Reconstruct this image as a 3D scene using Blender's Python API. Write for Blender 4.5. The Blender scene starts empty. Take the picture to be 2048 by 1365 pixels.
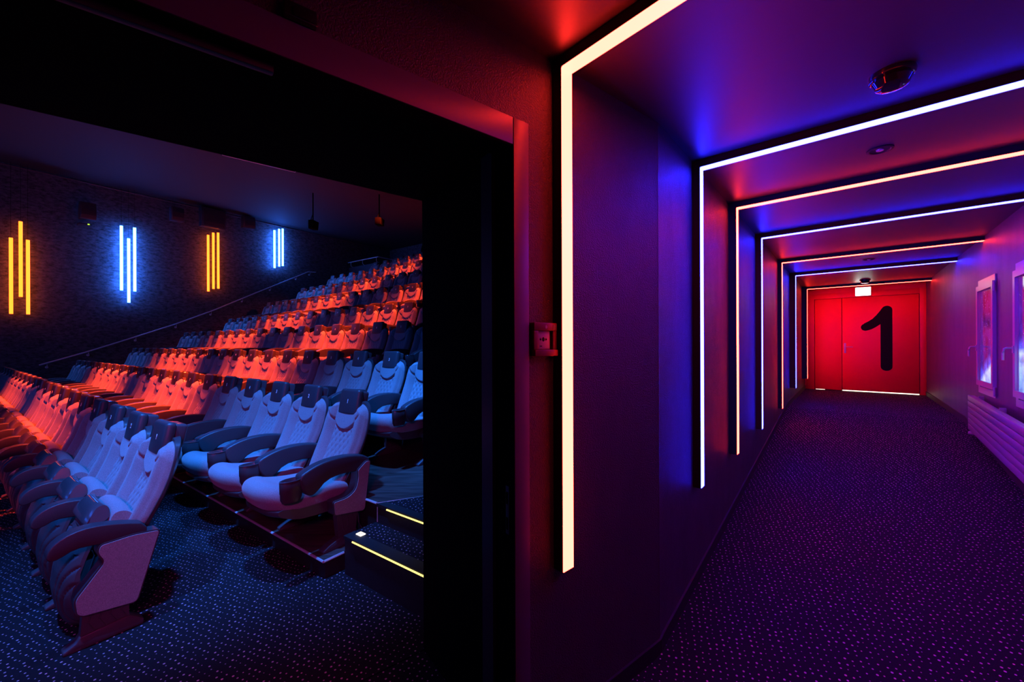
import bpy, bmesh, math, random
from mathutils import Vector, Matrix
random.seed(4)
PI = math.pi
SC = bpy.context.scene
COL = SC.collection

# ------------------------------------------------------------------ units
HC = 1.77                      # camera height above the hall floor (m)
W = HC / 2.6                   # pitch of the cinema seats (m)
ED = (0.5745, 0.8185)          # auditorium: direction of rising rows
RD = (-0.8185, 0.5745)         # auditorium: direction along the rows
SD = (0.645, 0.764)            # corridor: direction along it
ND = (0.764, -0.645)           # corridor: direction across it
AD = (0.79, 0.61)              # wall with the auditorium doorway: along
AN = (0.61, -0.79)             # its normal, into the corridor
AJ = (0.002, 1.6365)           # right jamb of the doorway on the corridor side
DEPTH = 0.85                   # thickness of that wall

def aud(r, e, h=0.0):
    return Vector((W*(e*ED[0]+r*RD[0]), W*(e*ED[1]+r*RD[1]), W*h))
def cor(s, n, z=0.0):
    return Vector((s*SD[0]+n*ND[0], s*SD[1]+n*ND[1], z))
def wla(t, d=0.0, z=0.0):      # t along doorway wall (to the right), d into the corridor
    return Vector((AJ[0]+t*AD[0]+d*AN[0], AJ[1]+t*AD[1]+d*AN[1], z))

# ------------------------------------------------------------------ materials
def nt(name):
    m = bpy.data.materials.new(name); m.use_nodes = True
    t = m.node_tree; b = t.nodes['Principled BSDF']
    return m, t, b
def mat(name, col, rough=0.5, metal=0.0, noise=0.0, nscale=60, bump=0.0, bscale=200, sheen=0.0, spec=0.5, coat=0.0):
    m, t, b = nt(name)
    b.inputs['Base Color'].default_value = (*col, 1)
    b.inputs['Roughness'].default_value = rough
    b.inputs['Metallic'].default_value = metal
    b.inputs['Specular IOR Level'].default_value = spec
    if sheen: b.inputs['Sheen Weight'].default_value = sheen
    if coat: b.inputs['Coat Weight'].default_value = coat
    tc = t.nodes.new('ShaderNodeTexCoord')
    if noise:
        n = t.nodes.new('ShaderNodeTexNoise'); n.inputs['Scale'].default_value = nscale; n.inputs['Detail'].default_value = 5
        t.links.new(tc.outputs['Object'], n.inputs['Vector'])
        r = t.nodes.new('ShaderNodeValToRGB')
        r.color_ramp.elements[0].position = 0.32; r.color_ramp.elements[1].position = 0.68
        r.color_ramp.elements[0].color = (*[c*(1-noise) for c in col], 1)
        r.color_ramp.elements[1].color = (*[min(1, c*(1+noise)) for c in col], 1)
        t.links.new(n.outputs['Fac'], r.inputs['Fac']); t.links.new(r.outputs['Color'], b.inputs['Base Color'])
    if bump:
        n2 = t.nodes.new('ShaderNodeTexNoise'); n2.inputs['Scale'].default_value = bscale; n2.inputs['Detail'].default_value = 3
        t.links.new(tc.outputs['Object'], n2.inputs['Vector'])
        bp = t.nodes.new('ShaderNodeBump'); bp.inputs['Strength'].default_value = bump; bp.inputs['Distance'].default_value = 0.004
        t.links.new(n2.outputs['Fac'], bp.inputs['Height']); t.links.new(bp.outputs['Normal'], b.inputs['Normal'])
    return m
def emis(name, col, strength=1.0):
    m, t, b = nt(name)
    b.inputs['Base Color'].default_value = (0.02, 0.02, 0.02, 1)
    b.inputs['Emission Color'].default_value = (*col, 1)
    b.inputs['Emission Strength'].default_value = strength
    return m

def carpet_mat():
    m, t, b = nt('dotted_carpet')
    tc = t.nodes.new('ShaderNodeTexCoord')
    mp = t.nodes.new('ShaderNodeMapping'); mp.inputs['Scale'].default_value = (1, 1, 0.0)
    mp.inputs['Rotation'].default_value = (0, 0, 0.35)
    t.links.new(tc.outputs['Object'], mp.inputs['Vector'])
    v = t.nodes.new('ShaderNodeTexVoronoi'); v.voronoi_dimensions = '2D'; v.inputs['Scale'].default_value = 27.0
    v.inputs['Randomness'].default_value = 0.42
    t.links.new(mp.outputs['Vector'], v.inputs['Vector'])
    sp = t.nodes.new('ShaderNodeSeparateColor'); t.links.new(v.outputs['Color'], sp.inputs[0])
    sz = t.nodes.new('ShaderNodeMapRange'); sz.inputs['To Min'].default_value = 0.065; sz.inputs['To Max'].default_value = 0.155
    t.links.new(sp.outputs[0], sz.inputs['Value'])
    df = t.nodes.new('ShaderNodeMath'); df.operation = 'SUBTRACT'
    t.links.new(sz.outputs['Result'], df.inputs[0]); t.links.new(v.outputs['Distance'], df.inputs[1])
    mx = t.nodes.new('ShaderNodeMapRange'); mx.inputs['From Min'].default_value = -0.02; mx.inputs['From Max'].default_value = 0.02
    t.links.new(df.outputs[0], mx.inputs['Value'])
    base = t.nodes.new('ShaderNodeTexNoise'); base.inputs['Scale'].default_value = 350; base.inputs['Detail'].default_value = 2
    t.links.new(mp.outputs['Vector'], base.inputs['Vector'])
    rb = t.nodes.new('ShaderNodeValToRGB')
    rb.color_ramp.elements[0].color = (0.006, 0.006, 0.009, 1); rb.color_ramp.elements[1].color = (0.014, 0.013, 0.018, 1)
    rb.color_ramp.elements[0].position = 0.3; rb.color_ramp.elements[1].position = 0.7
    t.links.new(base.outputs['Fac'], rb.inputs['Fac'])
    mix = t.nodes.new('ShaderNodeMix'); mix.data_type = 'RGBA'
    mix.inputs['B'].default_value = (0.60, 0.33, 0.40, 1)
    t.links.new(mx.outputs['Result'], mix.inputs['Factor']); t.links.new(rb.outputs['Color'], mix.inputs['A'])
    t.links.new(mix.outputs['Result'], b.inputs['Base Color'])
    b.inputs['Roughness'].default_value = 0.95; b.inputs['Specular IOR Level'].default_value = 0.15
    bp = t.nodes.new('ShaderNodeBump'); bp.inputs['Strength'].default_value = 0.5; bp.inputs['Distance'].default_value = 0.004
    t.links.new(base.outputs['Fac'], bp.inputs['Height']); t.links.new(bp.outputs['Normal'], b.inputs['Normal'])
    return m

def plaster_mat(name, col, rough, streak, bump, bscale, lo=0.75, rlo=None):
    """painted plaster; 'streak' stretches the trowel marks (x, y, z scale)"""
    m, t, b = nt(name)
    tc = t.nodes.new('ShaderNodeTexCoord')
    mp = t.nodes.new('ShaderNodeMapping'); mp.inputs['Scale'].default_value = streak
    t.links.new(tc.outputs['Object'], mp.inputs['Vector'])
    n = t.nodes.new('ShaderNodeTexNoise'); n.inputs['Scale'].default_value = 2.2; n.inputs['Detail'].default_value = 9
    n.inputs['Roughness'].default_value = 0.75
    t.links.new(mp.outputs['Vector'], n.inputs['Vector'])
    r = t.nodes.new('ShaderNodeValToRGB')
    r.color_ramp.elements[0].position = 0.36; r.color_ramp.elements[1].position = 0.64
    r.color_ramp.elements[0].color = (*[c*lo for c in col], 1); r.color_ramp.elements[1].color = (*[c*(2-lo) for c in col], 1)
    t.links.new(n.outputs['Fac'], r.inputs['Fac']); t.links.new(r.outputs['Color'], b.inputs['Base Color'])
    b.inputs['Roughness'].default_value = rough
    if rlo is not None:
        mr = t.nodes.new('ShaderNodeMapRange'); mr.inputs['From Min'].default_value = 0.35; mr.inputs['From Max'].default_value = 0.65
        mr.inputs['To Min'].default_value = rough; mr.inputs['To Max'].default_value = rlo
        t.links.new(n.outputs['Fac'], mr.inputs['Value']); t.links.new(mr.outputs['Result'], b.inputs['Roughness'])
    n2 = t.nodes.new('ShaderNodeTexNoise'); n2.inputs['Scale'].default_value = bscale; n2.inputs['Detail'].default_value = 4
    t.links.new(tc.outputs['Object'], n2.inputs['Vector'])
    bp = t.nodes.new('ShaderNodeBump'); bp.inputs['Strength'].default_value = bump; bp.inputs['Distance'].default_value = 0.006
    t.links.new(n2.outputs['Fac'], bp.inputs['Height']); t.links.new(bp.outputs['Normal'], b.inputs['Normal'])
    return m

def wood_mat():
    m, t, b = nt('dark_oak_floor')
    tc = t.nodes.new('ShaderNodeTexCoord')
    mp = t.nodes.new('ShaderNodeMapping'); mp.inputs['Rotation'].default_value = (0, 0, math.atan2(RD[1], RD[0])*-1)
    mp.inputs['Scale'].default_value = (1.2, 14, 1)
    t.links.new(tc.outputs['Object'], mp.inputs['Vector'])
    n = t.nodes.new('ShaderNodeTexNoise'); n.inputs['Scale'].default_value = 3; n.inputs['Detail'].default_value = 8
    t.links.new(mp.outputs['Vector'], n.inputs['Vector'])
    r = t.nodes.new('ShaderNodeValToRGB')
    r.color_ramp.elements[0].position = 0.3; r.color_ramp.elements[1].position = 0.72
    r.color_ramp.elements[0].color = (0.025, 0.014, 0.012, 1); r.color_ramp.elements[1].color = (0.11, 0.065, 0.055, 1)
    t.links.new(n.outputs['Fac'], r.inputs['Fac']); t.links.new(r.outputs['Color'], b.inputs['Base Color'])
    b.inputs['Roughness'].default_value = 0.42
    return m

M = {}
M['fabric'] = mat('grey_seat_fabric', (0.23, 0.23, 0.245), 0.92, noise=0.26, nscale=260, bump=0.3, bscale=420, sheen=0.25, spec=0.2)
M['leather'] = mat('black_leatherette', (0.040, 0.037, 0.046), 0.42, bump=0.25, bscale=260)
M['plastic'] = mat('charcoal_plastic', (0.06, 0.054, 0.062), 0.36, bump=0.1, bscale=500)
M['shell'] = mat('black_seat_shell', (0.045, 0.042, 0.05), 0.30)
M['gloss'] = mat('glossy_charcoal_cap', (0.065, 0.060, 0.072), 0.20, coat=0.4)
M['white'] = mat('white_number_print', (0.9, 0.9, 0.9), 0.5)
M['carpet'] = carpet_mat()
M['wood'] = wood_mat()
M['riser'] = mat('black_riser', (0.012, 0.012, 0.014), 0.6, noise=0.3)
M['metal'] = mat('brushed_steel_trim', (0.62, 0.62, 0.64), 0.4, metal=0.35)
M['rail'] = mat('painted_steel_rail', (0.75, 0.77, 0.80), 0.35, metal=0.2)
M['awall'] = plaster_mat('dark_auditorium_plaster', (0.075, 0.07, 0.07), 0.75, (3.5, 3.5, 8), 1.0, 60, lo=0.15, rlo=0.40)
M['aceil'] = mat('black_auditorium_ceiling', (0.03, 0.03, 0.035), 0.8)
M['cwall'] = plaster_mat('grey_corridor_plaster', (0.046, 0.044, 0.050), 0.46, (2.5, 2.5, 1.2), 0.9, 170, lo=0.9, rlo=0.38)
M['rwall'] = plaster_mat('white_corridor_plaster', (0.08, 0.078, 0.086), 0.48, (2, 2, 0.6), 0.35, 120, lo=0.97, rlo=0.42)
M['cceil'] = mat('grey_corridor_ceiling', (0.052, 0.050, 0.056), 0.44, spec=0.7)
M['base'] = mat('black_baseboard', (0.01, 0.01, 0.012), 0.6)
M['black'] = mat('matt_black_lining', (0.003, 0.003, 0.003), 1.0, spec=0.05)
M['casing'] = mat('grey_door_casing', (0.10, 0.094, 0.104), 0.44)
M['channel'] = mat('black_light_channel', (0.012, 0.011, 0.012), 0.55)
M['red_door'] = mat('red_door_paint', (0.80, 0.010, 0.007), 0.50, bump=0.05)
M['inknum'] = mat('black_door_numeral', (0.003, 0.003, 0.004), 0.75, spec=0.2)
M['seam'] = mat('door_seam_shadow_gap', (0.02, 0.003, 0.004), 0.9)
M['winframe'] = mat('white_window_frame', (0.34, 0.33, 0.35), 0.28)
M['radiator'] = mat('white_enamel_radiator', (0.22, 0.21, 0.225), 0.33)
M['alarm_red'] = mat('red_alarm_housing', (0.12, 0.006, 0.006), 0.45)
M['alarm_face'] = mat('white_alarm_face', (0.34, 0.34, 0.34), 0.45)
M['dark_glass'] = mat('dark_smoked_plastic', (0.015, 0.013, 0.016), 0.12, coat=0.6)
M['led_red'] = emis('red_light_strip', (1.0, 0.0215, 0.0145), 41)
M['led_blue'] = emis('blue_light_strip', (0.0115, 0.0125, 1.0), 85)
M['tube_amber'] = emis('amber_light_tube', (1.0, 0.13, 0.009), 5.6)
M['tube_blue'] = emis('blue_light_tube', (0.026, 0.15, 1.0), 38.0)
M['step'] = emis('yellow_step_light', (1.0, 0.82, 0.22), 1.6)
M['rowsign'] = emis('white_row_sign', (1.0, 0.9, 0.75), 1.8)
M['exit'] = emis('white_exit_sign_face', (0.80, 1.0, 0.95), 6.0)
M['gap'] = emis('painted_glow_under_door', (1.0, 0.86, 0.62), 3.0)  # emissive colour standing in for light leaking from the next room
M['greenled'] = emis('green_status_light', (0.5, 1.0, 0.05), 1.5)

def space_mat():
    m, t, b = nt('backlit_space_print')
    tc = t.nodes.new('ShaderNodeTexCoord')
    sx = t.nodes.new('ShaderNodeSeparateXYZ'); t.links.new(tc.outputs['UV'], sx.inputs[0])
    # stars
    v = t.nodes.new('ShaderNodeTexVoronoi'); v.inputs['Scale'].default_value = 16
    t.links.new(tc.outputs['UV'], v.inputs['Vector'])
    st = t.nodes.new('ShaderNodeMapRange'); st.inputs['From Min'].default_value = 0.05; st.inputs['From Max'].default_value = 0.14
    st.inputs['To Min'].default_value = 1; st.inputs['To Max'].default_value = 0
    t.links.new(v.outputs['Distance'], st.inputs['Value'])
    # planet limb: distance from a centre below the pane
    ds = t.nodes.new('ShaderNodeVectorMath'); ds.operation = 'DISTANCE'; ds.inputs[1].default_value = (2.47, -4.35, 0)
    t.links.new(tc.outputs['UV'], ds.inputs[0])
    pl = t.nodes.new('ShaderNodeValToRGB'); t.links.new(ds.outputs['Value'], pl.inputs['Fac'])
    sc = t.nodes.new('ShaderNodeMapRange'); sc.inputs['From Min'].default_value = 4.25; sc.inputs['From Max'].default_value = 6.2
    t.links.new(ds.outputs['Value'], sc.inputs['Value']); t.links.new(sc.outputs['Result'], pl.inputs['Fac'])
    cr = pl.color_ramp
    cr.elements[0].position = 0.0; cr.elements[0].color = (0.30, 0.75, 1.6, 1)
    cr.elements[1].position = 1.0; cr.elements[1].color = (0.10, 0.008, 0.12, 1)
    for p, c in ((0.20, (0.35, 0.62, 1.9, 1)), (0.355, (0.75, 0.95, 2.0, 1)), (0.40, (0.08, 0.13, 1.3, 1)), (0.50, (0.03, 0.015, 0.30, 1))):
        e = cr.elements.new(p); e.color = c
    nz = t.nodes.new('ShaderNodeTexNoise'); nz.inputs['Scale'].default_value = 5; nz.inputs['Detail'].default_value = 6
    t.links.new(tc.outputs['UV'], nz.inputs['Vector'])
    mr = t.nodes.new('ShaderNodeMapRange'); mr.inputs['From Min'].default_value = 0.35; mr.inputs['From Max'].default_value = 0.6
    mr.inputs['To Min'].default_value = 0.35; mr.inputs['To Max'].default_value = 1.0
    t.links.new(nz.outputs['Fac'], mr.inputs['Value'])
    mu = t.nodes.new('ShaderNodeVectorMath'); mu.operation = 'SCALE'
    t.links.new(pl.outputs['Color'], mu.inputs[0]); t.links.new(mr.outputs['Result'], mu.inputs['Scale'])
    ad = t.nodes.new('ShaderNodeVectorMath'); ad.operation = 'ADD'
    s2 = t.nodes.new('ShaderNodeVectorMath'); s2.operation = 'SCALE'; s2.inputs[0].default_value = (0.55, 0.5, 1.0)
    t.links.new(st.outputs['Result'], s2.inputs['Scale'])
    t.links.new(mu.outputs[0], ad.inputs[0]); t.links.new(s2.outputs[0], ad.inputs[1])
    t.links.new(ad.outputs[0], b.inputs['Emission Color']); b.inputs['Emission Strength'].default_value = 0.9
    b.inputs['Base Color'].default_value = (0.08, 0.05, 0.1, 1); b.inputs['Roughness'].default_value = 0.12
    return m
M['space'] = space_mat()

# ------------------------------------------------------------------ mesh helpers
def mesh_from(name, verts, faces, m, smooth=False, angle=None):
    me = bpy.data.meshes.new(name); me.from_pydata([tuple(v) for v in verts], [], faces); me.update()
    bm = bmesh.new(); bm.from_mesh(me); bmesh.ops.recalc_face_normals(bm, faces=bm.faces); bm.to_mesh(me); bm.free()
    if m is not None: me.materials.append(m)
    if smooth:
        for p in me.polygons: p.use_smooth = True
        if angle is not None: me.set_sharp_from_angle(angle=angle)
    return me
class MB:
    def __init__(s): s.v = []; s.f = []
    def add(s, vs, fs):
        o = len(s.v); s.v += [Vector(v) for v in vs]; s.f += [[i+o for i in f] for f in fs]; return s
    def prism(s, ring0, ring1):
        n = len(ring0); fs = [[i, (i+1) % n, n+(i+1) % n, n+i] for i in range(n)]
        fs.append(list(range(n))); fs.append(list(range(2*n-1, n-1, -1)))
        return s.add(list(ring0)+list(ring1), fs)
    def box(s, p0, p1, fn=None):
        (x0, y0, z0), (x1, y1, z1) = p0, p1
        a = [(x0, y0, z0), (x1, y0, z0), (x1, y1, z0), (x0, y1, z0)]; b = [(x, y, z1) for x, y, _ in a]
        if fn: a = [fn(*p) for p in a]; b = [fn(*p) for p in b]
        return s.prism(a, b)
    def tube(s, pts, rad, n=10):
        pts = [Vector(p) for p in pts]; rings = []
        for i, p in enumerate(pts):
            d = (pts[min(i+1, len(pts)-1)]-pts[max(i-1, 0)]).normalized()
            up = Vector((0, 0, 1)) if abs(d.z) < 0.95 else Vector((1, 0, 0))
            a = d.cross(up).normalized(); b = d.cross(a).normalized()
            rr = rad[i] if isinstance(rad, (list, tuple)) else rad
            rings.append([p+(a*math.cos(2*PI*k/n)+b*math.sin(2*PI*k/n))*rr for k in range(n)])
        vs = [v for r in rings for v in r]; fs = []
        for i in range(len(rings)-1):
            for k in range(n):
                fs.append([i*n+k, i*n+(k+1) % n, (i+1)*n+(k+1) % n, (i+1)*n+k])
        fs.append(list(range(n))); fs.append([(len(rings)-1)*n+k for k in range(n)][::-1])
        return s.add(vs, fs)
    def lathe(s, prof, c, n=32):     # prof [(radius, z)], c centre
        c = Vector(c); vs = []; fs = []
        for r, z in prof:
            for k in range(n): vs.append(c+Vector((r*math.cos(2*PI*k/n), r*math.sin(2*PI*k/n), z)))
        for i in range(len(prof)-1):
            for k in range(n): fs.append([i*n+k, i*n+(k+1) % n, (i+1)*n+(k+1) % n, (i+1)*n+k])
        fs.append(list(range(n))); fs.append([(len(prof)-1)*n+k for k in range(n)][::-1])
        return s.add(vs, fs)
    def mesh(s, name, m, bevel=0, seg=2, smooth=None, angle=0.6):
        me = mesh_from(name, s.v, s.f, m)
        if bevel:
            bm = bmesh.new(); bm.from_mesh(me)
            es = [e for e in bm.edges if len(e.link_faces) == 2 and e.calc_face_angle(0) > 0.35]
            bmesh.ops.bevel(bm, geom=es, offset=bevel, segments=seg, profile=0.5, affect='EDGES', clamp_overlap=True)
            bm.to_mesh(me); bm.free()
        if smooth or (smooth is None and bevel):
            for p in me.polygons: p.use_smooth = True
            me.set_sharp_from_angle(angle=angle)
        return me
def link(name, me, parent=None, loc=None):
    o = bpy.data.objects.new(name, me); COL.objects.link(o)
    if parent: o.parent = parent
    if loc is not None: o.location = loc
    return o
def empty(name, loc, rz=0.0):
    o = bpy.data.objects.new(name, None); COL.objects.link(o); o.location = loc; o.rotation_euler = (0, 0, rz)
    o.empty_display_size = 0.1
    return o
def tag(o, label, cat, group=None):
    o['label'] = label; o['category'] = cat
    if group: o['group'] = group
    return o
def struct(name, me, label=None):
    o = link(name, me); o['kind'] = 'structure'
    if label: o['label'] = label
    return o
def quad_mesh(name, pts, m): return mesh_from(name, pts, [list(range(len(pts)))], m)

def interp(tab, x):
    if x <= tab[0][0]: return tab[0][1]
    for (a, va), (b, vb) in zip(tab, tab[1:]):
        if x <= b:
            t = (x-a)/(b-a); return va+(vb-va)*t
    return tab[-1][1]
def sstep(a, b, x):
    t = min(1, max(0, (x-a)/(b-a))); return t*t*(3-2*t)

# ------------------------------------------------------------------ the cinema seat (local: y forward, z up, x along the row; unit = seat pitch W)
YC = [(0.60, 0.345), (0.70, 0.315), (0.81, 0.265), (1.0, 0.165), (1.21, 0.07), (1.4, 0.012), (1.55, -0.02), (1.66, -0.05)]
HW = [(0.60, 0.33), (0.8, 0.375), (1.0, 0.405), (1.2, 0.418), (1.4, 0.418), (1.66, 0.40)]
def smooth_interp(tab, x, d=0.06):
    return (interp(tab, x-d)+2*interp(tab, x)+interp(tab, x+d))/4
def ztop(x, hw, zmax):
    a = abs(x)/hw
    if a < 0.45: return zmax
    t = (a-0.45)/0.55
    return zmax-0.17*(1-math.sqrt(max(0, 1-t*t)))
def scaled(vs): return [Vector(v)*W for v in vs]

def slab(nx, nz, z0, zmax, hwf, front, back):
    """closed slab between front(x,z,a) and back(x,z,a) y-surfaces"""
    vs = []; fs = []
    def gridpt(i, j, surf):
        s = j/nz; t = -1+2*i/nx
        hw = hwf(z0+s*(zmax-z0)); x = hw*t
        z = z0+s*(ztop(x, hw, zmax)-z0)
        return (x, surf(x, z, t), z)
    for surf in (front, back):
        for j in range(nz+1):
            for i in range(nx+1): vs.append(gridpt(i, j, surf))
    N = (nx+1)*(nz+1)
    for j in range(nz):
        for i in range(nx):
            a = j*(nx+1)+i
            fs.append([a, a+1, a+nx+2, a+nx+1]); fs.append([N+a, N+a+nx+1, N+a+nx+2, N+a+1])
    rim = [i for i in range(nx+1)] + [j*(nx+1)+nx for j in range(1, nz+1)] + [nz*(nx+1)+i for i in range(nx-1, -1, -1)] + [j*(nx+1) for j in range(nz-1, 0, -1)]
    for k in range(len(rim)):
        a, b = rim[k], rim[(k+1) % len(rim)]
        fs.append([a, N+a, N+b, b])
    return vs, fs

def arc_z(x): return 1.25+0.17*(abs(x)/0.29)**2
def cushion_front(x, z, t):
    y = smooth_interp(YC, z)
    hw = interp(HW, z); a = abs(t)
    bol = sstep(0.54, 0.74, a)*0.082*(1-0.25*sstep(1.35, 1.6, z))
    edge = -0.085*sstep(0.84, 1.0, a)**1.6
    seam = -0.026*math.exp(-((a-0.55)/0.028)**2)
    d = bol+edge+seam
    az = arc_z(x)
    if z > az:
        d += 0.030*(1-0.8*sstep(az+0.06, az+0.34, z))*(1-sstep(0.50, 0.80, a))*sstep(az-0.002, az+0.022, z)
    dd = (z-az+0.008)/0.012
    d += -0.030*math.exp(-dd*dd)*(1-sstep(0.78, 0.90, a))
    if a < 0.54 and z < az-0.02 and z > 0.64:
        u1 = x/0.092+z/0.135; u2 = x/0.092-z/0.135
        q = (abs(math.sin(PI*u1/1.0))*abs(math.sin(PI*u2/1.0)))**0.5
        w_ = min(1, (0.54-a)/0.05)*min(1, (az-0.02-z)/0.02)
        d += (0.021*q-0.008)*w_
    top = -0.05*sstep(ztop(x, hw, 1.60)-0.05, ztop(x, hw, 1.60), z)
    slot = -0.035*sstep(1.47, 1.55, z)*(1-sstep(0.5, 0.62, a))
    return y+d+top+slot
def cushion_back(x, z, t): return smooth_interp(YC, z)-0.075+0.0*t
vs, fs = slab(64, 120, 0.62, 1.60, lambda z: interp(HW, z), cushion_front, cushion_back)
me_cushion = mesh_from('backrest_cushion', scaled(vs), fs, M['fabric'], True, 1.0)
SHR = [(0.50, 0.14), (0.66, 0.12), (0.86, 0.07), (1.1, -0.045), (1.35, -0.13), (1.5, -0.165), (1.64, -0.16)]
def shell_front(x, z, t): return smooth_interp(YC, z)-0.045
def shell_back(x, z, t): return smooth_interp(SHR, z)+0.09*abs(t)**3
vs, fs = slab(20, 30, 0.50, 1.625, lambda z: interp(HW, z)+0.018, shell_front, shell_back)
me_shell = mesh_from('backrest_shell', scaled(vs), fs, M['shell'], True, 0.9)

def rbox(name, cx, cy, cz, sx, sy, sz, m, bev, tilt=0.0, seg=4):
    b = MB(); b.box((-sx/2, -sy/2, -sz/2), (sx/2, sy/2, sz/2))
    me = b.mesh(name, m, bevel=bev, seg=seg)
    me.transform(Matrix.Rotation(tilt, 4, 'X')); me.transform(Matrix.Translation((cx, cy, cz))); me.transform(Matrix.Scale(W, 4))
    return me
TILT = math.radians(11)
me_head = rbox('headrest', 0, -0.052, 1.607, 0.42, 0.10, 0.355, M['leather'], 0.042, TILT)
me_head_back = rbox('headrest_mount', 0, -0.150, 1.625, 0.33, 0.13, 0.25, M['gloss'], 0.03, TILT)

def extr(name, prof, x0, x1, m, bev, seg=3):
    b = MB(); b.prism([(x0, y, z) for y, z in prof], [(x1, y, z) for y, z in prof])
    me = b.mesh(name, m, bevel=bev, seg=seg); me.transform(Matrix.Scale(W, 4)); return me
def smoothed(prof, it=1):
    for _ in range(it):
        q = []
        n = len(prof)
        for i in range(n):
            a, b = prof[i], prof[(i+1) % n]
            q.append((a[0]*.75+b[0]*.25, a[1]*.75+b[1]*.25)); q.append((a[0]*.25+b[0]*.75, a[1]*.25+b[1]*.75))
        prof = q
    return prof
ARM_A = smoothed([(0.20, 0.93), (0.35, 0.985), (0.50, 1.022), (0.62, 1.03), (0.73, 1.0), (0.80, 0.94), (0.825, 0.865), (0.80, 0.825), (0.75, 0.83), (0.66, 0.875), (0.55, 0.865), (0.35, 0.83), (0.20, 0.80)], 1)
ARM_B = smoothed([(0.03, 0.90), (0.08, 1.0), (0.30, 1.055), (0.52, 1.065), (0.70, 1.045), (0.85, 0.995), (0.93, 0.95), (0.90, 0.80), (0.81, 0.70), (0.73, 0.73), (0.615, 0.835), (0.42, 0.86), (0.20, 0.83)], 1)
me_arm_a = extr('armrest', ARM_A, -0.568, -0.432, M['leather'], 0.034, 4)
me_arm_b = extr('armrest', ARM_B, -0.560, -0.425, M['leather'], 0.040, 4)
def cup():
    n = 28; b = MB(); cx, cy = -0.495, 0.985
    def ring(k, z): return [Vector((cx+0.062*k*math.cos(2*PI*i/n), cy+0.115*k*math.sin(2*PI*i/n), z)) for i in range(n)]
    rings = [ring(0.82, 0.70), ring(0.98, 0.74), ring(1.0, 0.80), ring(1.04, 0.81), ring(1.06, 0.925), ring(1.0, 0.935), ring(0.90, 0.925), ring(0.84, 0.80), ring(0.78, 0.74)]
    vs = [v for r in rings for v in r]; fs = []
    for i in range(len(rings)-1):
        for k in range(n): fs.append([i*n+k, i*n+(k+1) % n, (i+1)*n+(k+1) % n, (i+1)*n+k])
    fs.append(list(range(n))); fs.append([(len(rings)-1)*n+k for k in range(n)])
    b.add(vs, fs)
    me = b.mesh('cup_holder', M['shell'], smooth=True, angle=0.6); me.transform(Matrix.Scale(W, 4)); return me
me_cup = cup()
b = MB(); b.tube([(-0.495+0.064*math.cos(2*PI*i/28), 0.985+0.117*math.sin(2*PI*i/28), 0.932) for i in range(29)], 0.006, 6)
me_rim = b.mesh('cup_rim', M['gloss'], smooth=True); me_rim.transform(Matrix.Scale(W, 4))

def loft_x(name, prof, xs, fn, m, smooth=True):
    n = len(prof); vs = []; fs = []
    for x in xs:
        for (y, z) in prof: vs.append(fn(x, y, z))
    for i in range(len(xs)-1):
        for k in range(n): fs.append([i*n+k, i*n+(k+1) % n, (i+1)*n+(k+1) % n, (i+1)*n+k])
    fs.append(list(range(n))); fs.append([(len(xs)-1)*n+k for k in range(n)][::-1])
    return mesh_from(name, scaled(vs), fs, m, smooth, 0.8)
XS = [-1, -0.97, -0.9, -0.78, -0.6, -0.4, -0.2, 0, 0.2, 0.4, 0.6, 0.78, 0.9, 0.97, 1]
SEAT = smoothed([(0.22, 0.55), (0.22, 0.68), (0.32, 0.73), (0.6, 0.745), (0.9, 0.80), (1.05, 0.85), (1.16, 0.84), (1.21, 0.78), (1.20, 0.68), (1.13, 0.56), (0.95, 0.52), (0.5, 0.50)], 2)
def seat_fn(x, y, z):
    k = math.sqrt(max(0, 1-abs(x)**5))
    zc = 0.62; yc = 0.62
    yy = y-0.10*abs(x)**3*sstep(0.7, 1.2, y)
    return (x*(0.405-0.02*sstep(0.8, 1.2, y)), yc+(yy-yc)*(0.9+0.1*k), zc+(z-zc)*(0.55+0.45*k)-0.02*(1-x*x)*sstep(0.2, 0.5, y)*(1 if z > 0.65 else 0)*(1-sstep(0.9, 1.1, y)))
me_seat = loft_x('seat_cushion', SEAT, XS, seat_fn, M['fabric'])
PAN = smoothed([(0.22, 0.56), (0.95, 0.56), (1.15, 0.60), (1.15, 0.53), (1.0, 0.46), (0.8, 0.42), (0.4, 0.40), (0.22, 0.44)], 1)
me_pan = loft_x('seat_pan', PAN, XS, lambda x, y, z: (x*0.39, y-0.08*abs(x)**3*sstep(0.7, 1.15, y), z), M['plastic'])
# folded up seat of the front row
FC = smoothed([(0.225, 0.55), (0.225, 0.92), (0.25, 1.03), (0.31, 1.08), (0.38, 1.075), (0.415, 0.98), (0.42, 0.55), (0.36, 0.50)], 2)
me_fold_cushion = loft_x('seat_cushion', FC, XS, lambda x, y, z: (x*(0.37-0.05*sstep(0.8, 1.1, z)), y, 0.6+(z-0.6)*(1-0.10*abs(x)**4)), M['fabric'])
FF = [(0.03, 0.635), (0.10, 0.675), (0.22, 0.715), (0.38, 0.735), (0.55, 0.715), (0.7, 0.665), (0.85, 0.605), (0.98, 0.545), (1.06, 0.50), (1.10, 0.455)]
FW = [(0.03, 0.16), (0.07, 0.23), (0.14, 0.29), (0.28, 0.345), (0.5, 0.355), (0.75, 0.33), (0.95, 0.295), (1.04, 0.27), (1.10, 0.225)]
def groove(d, w_=0.009): return math.exp(-(d/w_)**2)
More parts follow.
